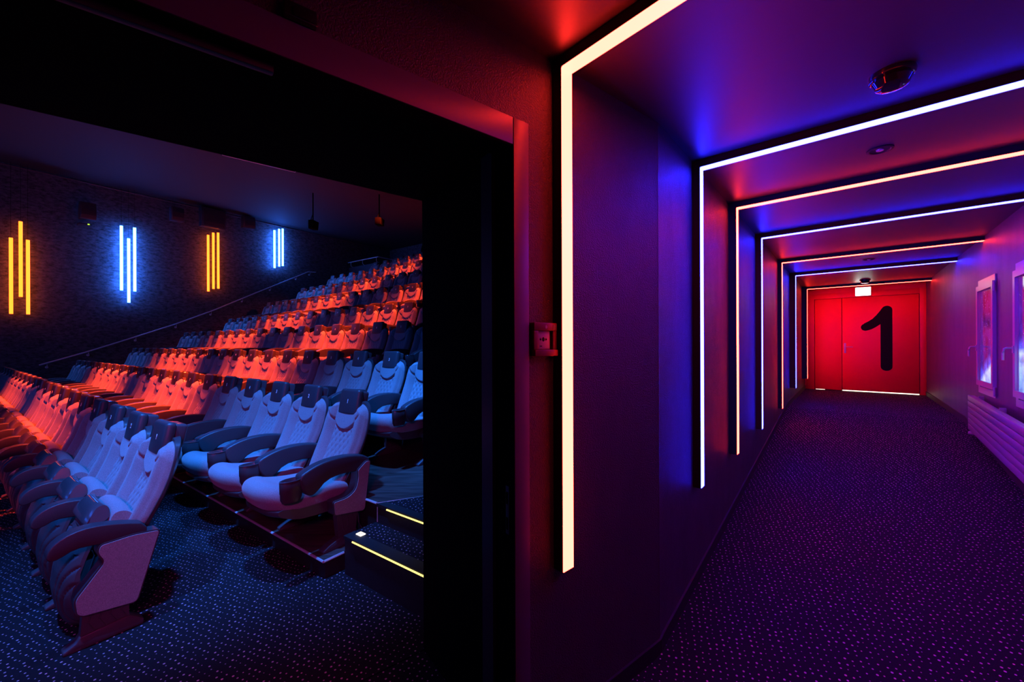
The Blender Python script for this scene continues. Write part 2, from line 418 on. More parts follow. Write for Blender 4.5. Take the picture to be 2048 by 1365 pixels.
def fold_front(x, z, t):
    y = smooth_interp(FF, z, 0.03)
    g = 0
    if z < 0.72:
        d = math.hypot(abs(x)-0.44, (z-0.22)*0.62)
        for q in (0.19, 0.27, 0.35): g += groove(d-q)
        g *= sstep(0.72, 0.62, z)*sstep(0.05, 0.10, z) if False else 1
    d2 = math.hypot(x, (z-0.90)*1.0)
    rise = 0
    if z < 0.88: rise += 0.016*math.exp(-((d2-0.17)/0.014)**2)
    if z > 0.84:
        for q in (0.86, 0.90, 0.94, 0.98):
            g += groove(z-(q+0.25*x*x), 0.006)*(1 if abs(x) < 0.16 else 0)
    return y-0.020*g+rise-0.05*abs(t)**6-0.03*abs(t)**2
def fold_back(x, z, t): return min(smooth_interp(FF, z, 0.03)-0.06-0.05*abs(t)**2, 0.60)
def slab2(nx, nz, z0, z1, hwf, front, back):
    vs = []; fs = []
    for surf in (front, back):
        for j in range(nz+1):
            z = z0+(z1-z0)*j/nz; hw = hwf(z)
            for i in range(nx+1):
                t = -1+2*i/nx; vs.append((hw*t, surf(hw*t, z, t), z))
    N = (nx+1)*(nz+1)
    for j in range(nz):
        for i in range(nx):
            a = j*(nx+1)+i
            fs.append([a, a+1, a+nx+2, a+nx+1]); fs.append([N+a, N+a+nx+1, N+a+nx+2, N+a+1])
    rim = [i for i in range(nx+1)] + [j*(nx+1)+nx for j in range(1, nz+1)] + [nz*(nx+1)+i for i in range(nx-1, -1, -1)] + [j*(nx+1) for j in range(nz-1, 0, -1)]
    for k in range(len(rim)):
        a, b = rim[k], rim[(k+1) % len(rim)]; fs.append([a, N+a, N+b, b])
    return vs, fs
vs, fs = slab2(48, 96, 0.03, 1.045, lambda z: smooth_interp(FW, z, 0.02), fold_front, fold_back)
me_fold_shell = mesh_from('seat_pan', scaled(vs), fs, M['plastic'], True, 0.7)
# glossy cap at the top of the folded pan
CAPP = smoothed([(0.43, 0.985), (0.415, 1.07), (0.44, 1.118), (0.49, 1.118), (0.54, 1.06), (0.585, 0.975), (0.56, 0.965)], 2)
me_fold_cap = loft_x('seat_cap', CAPP, XS, lambda x, y, z: (x*(0.293-0.045*sstep(1.02, 1.12, z)), y-0.02*abs(x)**6, z-0.015*abs(x)**6), M['gloss'])

# legs: column and foot
def leg_meshes(yf, yr, c0, c1, zt, c2, c3):
    b = MB(); foot = [(yr, 0.0), (yr, 0.05), (yr+0.06, 0.10), (c0, 0.13), (c1, 0.11), (yf-0.08, 0.07), (yf, 0.03), (yf, 0.0)]
    b.prism([(-0.555, y, z) for y, z in foot], [(-0.445, y, z) for y, z in foot])
    f = b.mesh('foot', M['plastic'], bevel=0.012, seg=2); f.transform(Matrix.Scale(W, 4))
    b = MB(); colp = [(c0, 0.10), (c1, 0.08), (c3, zt), (c2, zt)]
    b.prism([(-0.54, y, z) for y, z in colp], [(-0.46, y, z) for y, z in colp])
    for k in range(4):      # moulded ribs
        yy = c1-0.06-0.07*k; y2 = c3-0.06-0.07*k
        pts = [(-0.542, yy-0.03, 0.12), (-0.542, yy+0.012, 0.2), (-0.542, y2-0.01, zt-0.1), (-0.542, y2+0.01, zt-0.04)]
        b.tube(pts, 0.006, 6)
    c = b.mesh('leg', M['plastic'], bevel=0.0, smooth=False); c.transform(Matrix.Scale(W, 4))
    return c, f
me_leg_a, me_foot_a = leg_meshes(0.73, 0.22, 0.32, 0.63, 0.50, 0.32, 0.60)
me_leg_b, me_foot_b = leg_meshes(0.66, 0.16, 0.24, 0.46, 0.50, 0.20, 0.50)
# armrest posts between seats
me_post_a = extr('armrest_post', smoothed([(0.30, 0.40), (0.24, 0.85), (0.40, 0.87), (0.60, 0.45), (0.58, 0.38)], 1), -0.545, -0.455, M['shell'], 0.01, 2)
me_post_b = extr('armrest_post', smoothed([(0.18, 0.38), (0.08, 0.88), (0.22, 0.88), (0.34, 0.58), (0.56, 0.52), (0.55, 0.40)], 1), -0.54, -0.46, M['shell'], 0.01, 2)
# end panels
def fillet(poly, rad, n=5):
    out = []; N = len(poly)
    for i in range(N):
        p = Vector((*poly[i], 0)); a = Vector((*poly[i-1], 0)); b = Vector((*poly[(i+1) % N], 0))
        da = (a-p); db = (b-p); r = min(rad if not isinstance(rad, list) else rad[i], da.length*0.45, db.length*0.45)
        s = p+da.normalized()*r; e = p+db.normalized()*r
        for k in range(n+1):
            t = k/n; q = s*(1-t)**2+p*2*t*(1-t)+e*t*t; out.append((q.x, q.y))
    return out
PAN_A = fillet([(0.10, 0.845), (0.30, 0.87), (0.52, 0.86), (0.535, 0.78), (0.49, 0.70), (0.672, 0.45), (0.66, 0.32), (0.62, 0.285), (0.29, 0.235), (0.26, 0.26)], 0.04)
PAN_B = fillet([(0.05, 0.94), (0.13, 0.36), (0.16, 0.335), (0.54, 0.40), (0.555, 0.57), (0.37, 0.575), (0.27, 0.63), (0.235, 0.75), (0.24, 0.86), (0.12, 0.95)], [0.06, 0.03, 0.03, 0.03, 0.03, 0.09, 0.09, 0.05, 0.02, 0.05])
def inset(poly, d):
    c = Vector((sum(p[0] for p in poly)/len(poly), sum(p[1] for p in poly)/len(poly)))
    out = []; N = len(poly)
    for i in range(N):
        a = Vector(poly[i-1]); b = Vector(poly[(i+1) % N]); t = (b-a)
        if t.length < 1e-6: out.append(poly[i]); continue
        t.normalize(); nrm = Vector((t.y, -t.x)); out.append((poly[i][0]+nrm.x*d, poly[i][1]+nrm.y*d))
    return out
def area(p): return sum(p[i-1][0]*p[i][1]-p[i][0]*p[i-1][1] for i in range(len(p)))/2
def panel(poly, tag_):
    sgn = 1 if area(poly) < 0 else -1
    edge = extr('panel_edge', poly, -0.575, -0.44, M['shell'], 0.0)
    face = extr('side_panel', inset(poly, 0.012*sgn), -0.585, -0.56, M['fabric'], 0.0)
    return edge, face
me_edge_a, me_face_a = panel(PAN_A, 'a')
me_edge_b, me_face_b = panel(PAN_B, 'b')

# numbers
NUM = {}
def number_mesh(n):
    if n in NUM: return NUM[n]
    c = bpy.data.curves.new('num', 'FONT'); c.body = str(n); c.align_x = 'CENTER'; c.align_y = 'CENTER'; c.size = 0.075; c.extrude = 0.0012; c.offset = 0.0015
    o = bpy.data.objects.new('num', c); COL.objects.link(o)
    dg = bpy.context.evaluated_depsgraph_get(); dg.update()
    me = bpy.data.meshes.new_from_object(o.evaluated_get(dg)); me.name = 'seat_number'
    bpy.data.objects.remove(o)
    # text x -> -x, text y -> z, text z -> y
    mt = Matrix(((-0.82, 0, 0, 0), (0, 0, 1, 0), (0, 1, 0, 0), (0, 0, 0, 1)))
    me.transform(mt); me.transform(Matrix.Rotation(TILT, 4, 'X')); me.transform(Matrix.Translation((0, -0.052+0.050/math.cos(TILT)-0.0015, 1.622)))
    me.transform(Matrix.Scale(W, 4)); me.materials.clear(); me.materials.append(M['white'])
    NUM[n] = me; return me

ORD = ['front', 'second', 'third', 'fourth', 'fifth', 'sixth', 'seventh', 'eighth', 'ninth', 'tenth']
# row: r of seat number 1, e of the number plane, floor height, first and last seat shown
ROWS = [(5.520, 1.299, 0.0, 1, 20), (4.929, 3.146, 0.202, 1, 20), (4.356, 4.938, 0.675, 2, 21), (4.262, 6.788, 1.42, 4, 21), (4.202, 8.662, 2.175, 6, 21),
        (4.111, 10.517, 3.175, 8, 21), (4.029, 12.372, 4.177, 10, 21), (3.957, 14.240, 5.179, 12, 21), (2.346, 16.273, 6.182, 16, 21), (2.06, 18.14, 6.88, 19, 21)]
AROT = math.atan2(RD[1], RD[0])       # local x = +r, local y = -e
def seat(row, num, r, e, h, last):
    o = empty('cinema_seat', aud(r, e, h), AROT)
    A = row == 0
    ordn = ORD[row]
    if A: lab = 'grey cinema seat folded up, number %d of the front row' % num
    else: lab = 'grey quilted cinema seat, seat %d of the %s row from the front' % (num, ordn)
    if num == 1 and A: lab = 'folded grey cinema seat number 1 at the near end of the front row'
    if num == 1 and not A: lab = 'open grey cinema seat number 1 beside the glowing yellow steps, second row'
    tag(o, lab, 'cinema seat', 'cinema seats in the %s row' % ordn)
    link('backrest_cushion', me_cushion, o)
    link('backrest_shell', me_shell, o)
    hd = link('headrest', me_head, o); link('headrest_mount', me_head_back, hd); link('seat_number', number_mesh(num), hd)
    if A:
        link('seat_cushion', me_fold_cushion, o); p = link('seat_pan', me_fold_shell, o); link('seat_cap', me_fold_cap, p)
    else:
        link('seat_cushion', me_seat, o); link('seat_pan', me_pan, o)
    am, lm, fm, pm = (me_arm_a, me_leg_a, me_foot_a, me_post_a) if A else (me_arm_b, me_leg_b, me_foot_b, me_post_b)
    for dx in ((0, 1) if last else (0,)):
        a = link('armrest', am, o); a.location.x = dx*W
        if not A: link('cup_holder', me_cup, a); link('cup_rim', me_rim, a)
        l = link('leg', lm, o); l.location.x = dx*W; link('foot', fm, l)
        if num == 1 and dx == 0:
            ed, fa = (me_edge_a, me_face_a) if A else (me_edge_b, me_face_b)
            s = link('side_panel', fa, o); link('panel_edge', ed, s)
        else:
            q = link('armrest_post', pm, o); q.location.x = dx*W
    return o
for k, (r1, e0, h0, n0, n1) in enumerate(ROWS):
    for n in range(n0, n1+1):
        seat(k, n, r1+n-1, e0, h0, n == n1)

# ------------------------------------------------------------------ auditorium shell
RW, EB, HCEIL = 26.5, 20.7, 10.12
FR = [0, 2.42, 3.03, 4.83, 6.68, 8.55, 10.40, 12.26, 14.13, 16.16]
TOPS = [0, 0.202, 0.675, 1.42, 2.175, 3.175, 4.177, 5.179, 6.182, 6.88]
def prism_aud(name, poly, h0, h1, m):
    b = MB(); b.prism([aud(r, e, h0) for r, e in poly], [aud(r, e, h1) for r, e in poly]); return b.mesh(name, m)
# auditorium floor and threshold
IC = (2.57, 2.34)                      # inner corner of the doorway reveal in (r, e)
fl = [aud(RW, -8), aud(RW, 4.9), aud(2.3, 4.9), aud(2.3, 2.34)]
c0 = wla(0, 0); c1 = wla(-7.5, 0)
inner0 = wla(0, -DEPTH)
ring = [wla(-7.5, -DEPTH), aud(RW, -8), aud(RW, 4.9), aud(2.3, 4.9), wla(0.02, -DEPTH)]
b = MB(); b.add([Vector((p.x, p.y, 0)) for p in ring], [[0, 1, 2, 3, 4]])
b.add([wla(-2.1, 0.0, 0), wla(0.02, 0, 0), wla(0.02, -DEPTH-0.005, 0), wla(-2.1, -DEPTH-0.005, 0)], [[0, 1, 2, 3]])
struct('floor', b.mesh('floor', M['carpet']), 'dark dotted carpet of the auditorium floor')
RR = 3.55                              # right end of the wooden tiers
for k in range(1, 10):
    e0 = FR[k]; e1 = FR[k+1]+0.02 if k < 9 else EB
    right = 4.25 if k == 1 else 4.13 if k == 2 else RR
    if k == 1: poly = [(4.25, e0), (24.95, e0), (24.95, e1), (4.25, e1)]
    elif k == 2: poly = [(4.13, e0), (24.95, e0), (24.95, e1), (3.1, e1), (3.1, 4.7), (3.92, 3.36)]
    else: poly = [(right, e0), (24.95, e0), (24.95, e1), (right, e1)]
    t = 0.03
    struct('floor_tier', prism_aud('floor_tier', poly, TOPS[k]-t, TOPS[k], M['wood']), 'dark wooden seating tier')
    struct('floor_riser', prism_aud('floor_riser', [(r, e+(0.015 if e == e0 else 0)) for r, e in poly], 0 if k < 3 else TOPS[k-1], TOPS[k]-t, M['riser']))
    # steel nosing
    b = MB(); b.tube([aud(24.9, e0-0.005, TOPS[k]-0.01), aud(right, e0-0.005, TOPS[k]-0.01)], 0.010, 6)
    if k == 1: b.tube([aud(4.25, e0, 0.192), aud(4.25, 2.66, 0.192)], 0.010, 6)
    if k == 2:
        b.tube([aud(4.13, e0, 0.665), aud(3.92, 3.36, 0.665), aud(3.1, 4.7, 0.665)], 0.006, 6)
        b.tube([aud(4.13, e0, 0.44), aud(4.13, e0, 0.665)], 0.004, 6)
    struct('trim', b.mesh('trim', M['metal'], smooth=True))
# stairs on the right and on the far left
def stair(name, r0, r1, e0, e1, h, hb=0.0):
    struct(name, prism_aud(name, [(r0, e0), (r1, e0), (r1, e1), (r0, e1)], h-0.03, h, M['carpet']), 'carpeted aisle step')
    struct('trim_nosing', prism_aud('trim_nosing', [(r0, e0-.006), (r1, e0-.006), (r1, e0+.13), (r0, e0+.13)], h-0.034, h+0.003, M['riser']))
    return struct('floor_riser', prism_aud('floor_riser', [(r0, e0+.01), (r1, e0+.01), (r1, e1), (r0, e1)], hb, h-0.03, M['riser']))
stair('floor_step', 2.32, 4.15, 2.60, 3.02, 0.437)
b = MB(); lp = [(2.32, 3.01), (4.12, 3.01), (3.91, 3.36), (3.12, 4.7), (3.12, 4.85), (2.32, 4.85)]
b.prism([aud(r, e, 0.64) for r, e in lp], [aud(r, e, 0.672) for r, e in lp]); struct('floor_riser', prism_aud('floor_riser', [(2.32, 3.02), (4.11, 3.02), (3.92, 3.36), (3.12, 4.7), (3.12, 4.85), (2.32, 4.85)], 0, 0.64, M['riser'])); struct('floor_step', b.mesh('floor_step', M['carpet']), 'carpeted aisle landing')
LIGHTS = [(3.98, 2.36, 2.594, 0.415, 'long glowing yellow light on the lowest aisle step'), (3.92, 2.36, 3.004, 0.645, 'glowing yellow light on the second aisle step')]
def step_light(r0, r1, e, h, lab, grp='yellow step nosing lights'):
    b = MB(); b.tube([aud(r0, e, h), aud(r1, e, h)], 0.0065, 8)
    o = link('step_light', b.mesh('step_light', M['step'], smooth=True)); tag(o, lab, 'step light', grp)
for a in LIGHTS: step_light(*a)
for k in range(3, 10):
    e0, e1 = FR[k], (FR[k+1] if k < 9 else EB); dh = TOPS[k]-TOPS[k-1]
    ns = 3 if dh < 0.9 else 4
    for j in range(ns-1):
        # intermediate steps lead up to the tier
        w_ = 0.30; es = e0-w_*(ns-1-j); hh = TOPS[k-1]+dh*(j+1)/ns
        for (ra, rb) in ((2.32, RR-0.01), (24.96, RW-0.02)):
            stair('floor_step', ra, rb, es, e0, hh, TOPS[k-1])
    for (ra, rb) in ((2.32, RR-0.01), (24.96, RW-0.02)): stair('floor_step', ra, rb, e0, e1+(0.0 if k < 9 else 0), TOPS[k], 0 if k < 4 else TOPS[k-1]-0.1)
stair('floor_step', 24.96, RW-0.02, 2.42, 3.03, 0.34); stair('floor_step', 24.96, RW-0.02, 3.03, 4.83, 0.675)
for k in (3, 4, 5, 6, 7):
    step_light(25.02, 25.9, FR[k]-0.01, TOPS[k]-0.03, 'small yellow light on the far aisle at the %s row' % ORD[k], 'far aisle step lights')
struct('trim_nosing', prism_aud('trim_nosing', [(2.32, 3.004), (4.11, 3.004), (4.06, 3.11), (2.32, 3.13)], 0.638, 0.676, M['riser']))
# glowing row sign beside the first step light
o = empty('row_sign', aud(4.0, 2.70, 0.437)); tag(o, 'small glowing white row number plate at the head of the lowest step', 'sign')
b = MB(); b.prism([aud(4.06, 2.69, .439)-o.location, aud(3.97, 2.69, .439)-o.location, aud(3.97, 2.755, .439)-o.location, aud(4.06, 2.755, .439)-o.location],
                  [aud(4.06, 2.69, .449)-o.location, aud(3.97, 2.69, .449)-o.location, aud(3.97, 2.755, .449)-o.location, aud(4.06, 2.755, .449)-o.location])
link('sign_plate', b.mesh('sign_plate', M['rowsign']), o)
cv = bpy.data.curves.new('rn', 'FONT'); cv.body = '2'; cv.size = 0.035; cv.align_x = 'CENTER'; cv.align_y = 'CENTER'; cv.extrude = 0.0006
to = bpy.data.objects.new('rn', cv); COL.objects.link(to); dg = bpy.context.evaluated_depsgraph_get(); dg.update()
me = bpy.data.meshes.new_from_object(to.evaluated_get(dg)); bpy.data.objects.remove(to)
me.transform(Matrix.Rotation(AROT+PI, 4, 'Z')); me.materials.clear(); me.materials.append(mat('sign_ink', (0.35, 0.22, 0.1), 0.6))
tx = link('row_number', me, o); tx.location = aud(4.015, 2.72, .4495)-o.location

# walls and ceiling
def wall_aud(name, p0, p1, h0, h1, th, m, lab=None):
    """vertical slab from p0 to p1 (r,e); thickness th (in W) outwards on the right-hand side of p0->p1"""
    a = aud(*p0); c = aud(*p1); d = (c-a).normalized(); nrm = Vector((d.y, -d.x, 0))*W*th
    b = MB(); q = [a, c, c+nrm, a+nrm]
    b.prism([Vector((p.x, p.y, W*h0)) for p in q], [Vector((p.x, p.y, W*h1)) for p in q]); return struct(name, b.mesh(name, m), lab)
wall_aud('wall_left', (RW, -8), (RW, EB), -0.05, HCEIL, -0.3, M['awall'], 'dark textured side wall of the auditorium')
wall_aud('wall_back', (RW, EB), (1.0, EB), -0.05, HCEIL, -0.3, M['awall'], 'dark rear wall of the auditorium')
wall_aud('wall_right', (2.3, EB), (2.3, 2.6), -0.05, HCEIL, -0.3, M['black'])
wall_aud('wall_front', (RW, -8), (3.0, -8), -0.05, HCEIL, 0.3, M['black'])
b = MB(); q = [aud(RW+.3, -8.3, HCEIL), aud(RW+.3, EB+.3, HCEIL), aud(1.0, EB+.3, HCEIL), aud(1.0, 2.0, HCEIL), aud(3.5, -8.3, HCEIL)]
b.prism(q, [p+Vector((0, 0, 0.2)) for p in q]); struct('ceiling', b.mesh('ceiling', M['aceil']), 'black auditorium ceiling')
# thin cornice under the auditorium ceiling and a seam in the side wall
b = MB(); b.tube([aud(RW-0.05, -8, HCEIL-0.09), aud(RW-0.05, EB, HCEIL-0.09)], 0.018, 8); struct('trim', b.mesh('trim', mat('brown_cornice', (0.10, 0.07, 0.07), 0.5), smooth=True))

# hanging light tubes on the side wall (position along the wall, top and bottom heights)
def tube_light(e, hb, ht, m, colname, which, grp, rad=0.055, top=HCEIL):
    r = RW-0.30
    o = empty('light_tube', aud(r, e, hb)); tag(o, 'vertical %s light tube, %s' % (colname, which), 'wall light', grp)
    b = MB(); b.tube([Vector((0, 0, 0)), Vector((0, 0, (ht-hb)*W))], rad*W, 14); link('tube', b.mesh('tube', m, smooth=True, angle=0.8), o)
    b = MB(); b.tube([Vector((0, 0, (ht-hb)*W)), Vector((0, 0, (top-hb)*W))], 0.003, 5)
    link('cable', b.mesh('cable', M['black']), o)
    return o
def uvw(x, y, r):   # photograph measurements turned into wall coordinates
    u = (x-1024)/800; v = (y-(687.35-0.0036*(x-1024)))/800; Z = r/(RD[0]*u+RD[1])
    return ED[0]*u*Z+ED[1]*Z, 2.6-v*Z
TL = [(22.5, 476, 628, 'a', 'left of three in the nearest amber cluster'), (42, 443.5, 594, 'a', 'tallest of three in the nearest amber cluster'), (56.5, 480.5, 629, 'a', 'right of three in the nearest amber cluster'),
      (243.5, 452, 581, 'b', 'left of three in the bright blue cluster'), (258, 477.5, 605.5, 'b', 'lowest hung of three in the bright blue cluster'), (270, 456, 583, 'b', 'right of three in the bright blue cluster'),
      (417, 470.5, 583, 'a', 'left of three in the far amber cluster'), (427.3, 466, 578, 'a', 'middle of three in the far amber cluster'), (437, 466, 577.5, 'a', 'right of three in the far amber cluster'),
      (549.7, 461, 536, 'b', 'left of three in the farthest blue cluster'), (559, 458.5, 533, 'b', 'middle of three in the farthest blue cluster'), (566, 458, 532, 'b', 'right of three in the farthest blue cluster')]
for x, yt, yb, c, w_ in TL:
    e, ht = uvw(x, yt, RW-0.30); e2, hb = uvw(x, yb, RW-0.30)
    tube_light(e, hb, ht, M['tube_amber'] if c == 'a' else M['tube_blue'], 'amber' if c == 'a' else 'blue', w_, 'hanging light tubes on the side wall', top=(HCEIL if not 400 < x < 450 else ht+0.12))

# handrails
def handrail(pts, brackets, lab, walldir, drop=0.12):
    o = empty('handrail', pts[0]); tag(o, lab, 'handrail')
    b = MB(); b.tube([p-pts[0] for p in pts], 0.021, 10); link('rail', b.mesh('rail', M['rail'], smooth=True), o)
    for p in brackets:
        q = p-pts[0]; b = MB(); b.tube([q, q+Vector((0, 0, -drop*0.7)), q+Vector((0, 0, -drop))+walldir*0.10], 0.012, 6)
        b.tube([q+Vector((0, 0, -drop))+walldir*0.09, q+Vector((0, 0, -drop))+walldir*0.11], 0.035, 10)
        link('bracket', b.mesh('bracket', M['rail'], smooth=True), o)
def rp(x, y, r=RW-0.32):
    e, h = uvw(x, y, r); return aud(r, e, h)
PR = [(78, 731), (173, 704.5), (262, 677), (350, 649), (430, 620), (520, 583), (570, 563), (617, 544)]
rails = [rp(*p) for p in PR]; rails.append(aud(RW-0.32, uvw(632, 545, RW-0.32)[0], uvw(632, 545, RW-0.32)[1]))
handrail(rails, [rp(94, 727), rp(177, 703), rp(272, 674), rp(353, 648), rp(423, 623), rp(486, 597), rp(542, 574.5), rp(594, 553), rp(621, 544.5)], 'long blue-lit handrail climbing the dark side wall', Vector((RD[0], RD[1], 0)))
wallv = Vector((ED[0], ED[1], 0))
P0, P1, P2 = aud(26.4, 16.95, 8.5), aud(22.95, 16.95, 8.5), aud(22.95, 18.3, 8.5)
handrail([P0, P1, P2], [P0.lerp(P1, 0.1), P0.lerp(P1, 0.5), P0.lerp(P1, 0.95), P1.lerp(P2, 0.9)], 'short cornered handrail around the landing at the top of the hall', wallv, 0.25)
b = MB(); pp = [(22.95, 17.05), (26.45, 17.05), (26.45, 17.25), (23.15, 17.25), (23.15, EB), (22.95, EB)]
b.prism([aud(r, e, 6.0) for r, e in pp], [aud(r, e, 8.15) for r, e in pp]); struct('wall_parapet', b.mesh('wall_parapet', mat('parapet_paint', (0.03, 0.035, 0.04), 0.6)), 'low dark wall around the landing')

# loudspeakers
def speaker(x0, y0, x1, y1, r, lab, depth=0.45, curved=False):
    xc = (x0+x1)/2
    ea, ht = uvw(xc, y0, r); e1_, hb = uvw(xc, y1, r); eL, _ = uvw(x0, y0, r); eR, _ = uvw(x1, y0, r)
    wd = (eR-eL)*W; hh = (ht-hb)*W; c = aud(r+0.1, (eL+eR)/2, hb)
    o = empty('loudspeaker', c, AROT); tag(o, lab, 'loudspeaker', 'loudspeakers along the auditorium wall')
    # local x = +r (towards the wall), local y = -e
    D = depth*W; prof = [(D*0.5, 0), (D*0.5, hh), (-D*0.25, hh), (-D*0.42, hh*0.6), (-D*0.40, hh*0.25), (-D*0.28, 0)]
    b = MB(); b.prism([(x, -wd/2, z) for x, z in prof], [(x, wd/2, z) for x, z in prof]); link('cabinet', b.mesh('cabinet', M['plastic'], bevel=0.012, seg=2), o)
    g = [(-D*0.262, hh*0.95), (-D*0.43, hh*0.6), (-D*0.41, hh*0.25), (-D*0.31, hh*0.06)]
    b = MB()
    for i in range(3):
        (xa, za), (xb, zb) = g[i], g[i+1]
        b.prism([(xa, -wd*.42, za), (xa, wd*.42, za), (xb, wd*.42, zb), (xb, -wd*.42, zb)], [(xa-.012, -wd*.42, za), (xa-.012, wd*.42, za), (xb-.012, wd*.42, zb), (xb-.012, -wd*.42, zb)])
    link('grille', b.mesh('grille', M['shell']), o)
    b = MB(); b.box((D*0.4, -0.05, hh*0.35), (D*0.5+0.10, 0.05, hh*0.6)); link('wall_bracket', b.mesh('wall_bracket', M['black']), o)
    return o
sp = speaker(160, 405, 194, 439, RW-0.65, 'blue-lit wall loudspeaker between the nearest amber and blue lights')
speaker(343, 415, 369, 442, RW-0.65, 'dark loudspeaker left of the far amber lights')
speaker(403, 418, 452, 456, RW-0.6, 'wide dark loudspeaker box above the far amber lights', 0.5)
speaker(487, 433, 511, 457, RW-0.65, 'dark loudspeaker left of the farthest blue lights')
eL, h_ = uvw(158, 441.5, RW-0.5); eR, _ = uvw(185, 441.5, RW-0.5)
o = empty('status_bar', aud(RW-0.5, (eL+eR)/2, h_-0.1), AROT); tag(o, 'thin bar with a green status light under the nearest wall loudspeaker', 'status light')
b = MB(); b.box((-0.04, -(eR-eL)*W/2, -0.03), (0.30, (eR-eL)*W/2, 0.02)); link('housing', b.mesh('housing', M['plastic'], bevel=0.006), o)
b = MB(); b.box((-0.052, -(eR-eL)*W/2+0.06, -0.02), (-0.04, -(eR-eL)*W/2+0.10, 0.01)); link('status_light', b.mesh('status_light', M['greenled']), o)
def hung(x0, y0, x1, y1, r, lab):
    xc = (x0+x1)/2; e, ht = uvw(xc, y0, r); _, hb = uvw(xc, y1, r)
    wd = (uvw(x1, y0, r)[0]-uvw(x0, y0, r)[0])*W*0.55
    o = empty('hanging_loudspeaker', aud(r, e, hb), AROT+0.5); tag(o, lab, 'loudspeaker', 'loudspeakers hung from the ceiling')
    hh = (ht-hb)*W
    b = MB(); b.prism([(-wd/2, -.14, 0), (wd/2, -.14, 0), (wd/2*0.9, .14, 0), (-wd/2*0.9, .14, 0)], [(-wd/2*.95, -.2, hh), (wd/2*.95, -.2, hh), (wd/2*0.9, .14, hh), (-wd/2*0.9, .14, hh)])
    link('cabinet', b.mesh('cabinet', M['black'], bevel=0.01), o)
    b = MB(); b.tube([(0, 0, hh), (0, 0, (HCEIL-hb)*W)], 0.02, 6); b.tube([(0, .12, hh), (0, 0, hh+0.25)], 0.01, 5)
    link('hanger', b.mesh('hanger', M['black']), o)
hung(617, 442, 637, 459, 19.5, 'black loudspeaker hung from the ceiling right of the farthest blue lights')
hung(750, 437, 769, 451, 17.0, 'small black loudspeaker hung near the rear wall')
# slim ceiling fixture
pa, pb = aud(17.9, 6.2, 9.9), aud(17.2, 8.6, 9.9)
o = empty('ceiling_track', pa); tag(o, 'slim blue-edged light track hung under the auditorium ceiling', 'light track')
d = pb-pa; dn = Vector((d.y, -d.x, 0)).normalized()*0.05
b = MB(); b.tube([Vector((0, 0, 0))-dn, d-dn], 0.008, 6); b.tube([dn, d+dn], 0.008, 6); b.tube([-dn, dn], 0.008, 6); b.tube([d-dn, d+dn], 0.008, 6); link('track_frame', b.mesh('track_frame', M['rail']), o)
b = MB()
for t in (0.05, 0.95): b.tube([d*t, d*t+Vector((0, 0, 0.22*W))], 0.01, 5)
link('hanger', b.mesh('hanger', M['black']), o)
# dark round emblem on the rear wall
b = MB(); cpos = aud(22.1, EB-0.05, 9.55); b.tube([cpos, cpos-wallv*0.06], 0.42, 28); o = link('wall_roundel', b.mesh('wall_roundel', M['black'])); tag(o, 'dark round fitting on the rear wall above the top row', 'wall fitting')

# ------------------------------------------------------------------ doorway wall (corridor side)
ZC = HC+1.2546                         # corridor ceiling
ZS = HC+0.825                          # soffit of the doorway
CORN = (0.834-AJ[0])/AD[0]             # t of the corner with the corridor wall
def wallbox(name, t0, t1, d0, d1, z0, z1, m, lab=None, bevel=0):
    b = MB(); b.prism([wla(t0, d0, z0), wla(t1, d0, z0), wla(t1, d1, z0), wla(t0, d1, z0)], [wla(t0, d0, z1), wla(t1, d0, z1), wla(t1, d1, z1), wla(t0, d1, z1)])
    return struct(name, b.mesh(name, m, bevel=bevel), lab) if name else b
DW = -2.0
wallbox('wall_doorway', 0.0, CORN, -0.10, 0, 0, ZC, M['cwall'], 'plaster wall right of the auditorium doorway')
wallbox('wall_doorway', DW, 0.0, -0.10, 0, ZS-0.005, ZC, M['cwall'], 'plaster wall above the auditorium doorway')
wallbox('wall_doorway', -6.5, DW, -0.10, 0, 0, ZC, M['cwall'])
# black lining of the deep reveal
wallbox('wall_reveal', 0.001, 0.16, -DEPTH, -0.10, 0, ZS+.1, M['black'], 'black lined side of the doorway')
wallbox('wall_reveal', DW-0.06, DW, -DEPTH, -0.10, 0, ZS+.1, M['black'])
wallbox('wall_reveal', DW-.06, 0.16, -DEPTH, -0.10, ZS, ZS+0.08, M['black'])
wallbox('wall_reveal', -0.02, 0.0, -0.20, -0.118, 0, ZS, M['shell'], 'door stop in the reveal')
# auditorium side of that wall
wallbox('wall_inner', 0.13, 0.9, -DEPTH-0.1, -DEPTH, 0, 7.0, M['black'])
wallbox('wall_inner', DW-5.5, DW-.04, -DEPTH-0.1, -DEPTH, 0, 7.0, M['black'])
wallbox('wall_inner', DW-.04, 0.13, -DEPTH-0.1, -DEPTH, ZS+0.05, 7.0, M['black'])
# casing
frame = empty('door_1', wla(0, 0, 0)); frame['kind'] = 'structure'; frame['label'] = 'grey casing around the auditorium doorway'
def fpart(name, t0, t1, z0, z1, d=0.012):
    b = wallbox(None, t0, t1, 0.0, d, z0, z1, None); L = frame.location
    b.v = [v-L for v in b.v]; return link(name, b.mesh(name, M['casing'], bevel=0.002), frame)
fpart('door_casing', 0.001, 0.08, 0, HC+0.921)
fpart('door_header', DW, -0.002, HC+0.811, HC+0.921)
# thin lip lining the opening
b = wallbox(None, -0.003, 0.0, -0.10, 0.010, 0, HC+0.811, None); b.v = [v-frame.location for v in b.v]; link('door_lining', b.mesh('door_lining', M['black']), frame)
b = wallbox(None, DW, 0.0, -0.10, 0.006, HC+0.805, HC+0.811, None); b.v = [v-frame.location for v in b.v]; link('door_lining', b.mesh('door_lining', M['black']), frame)
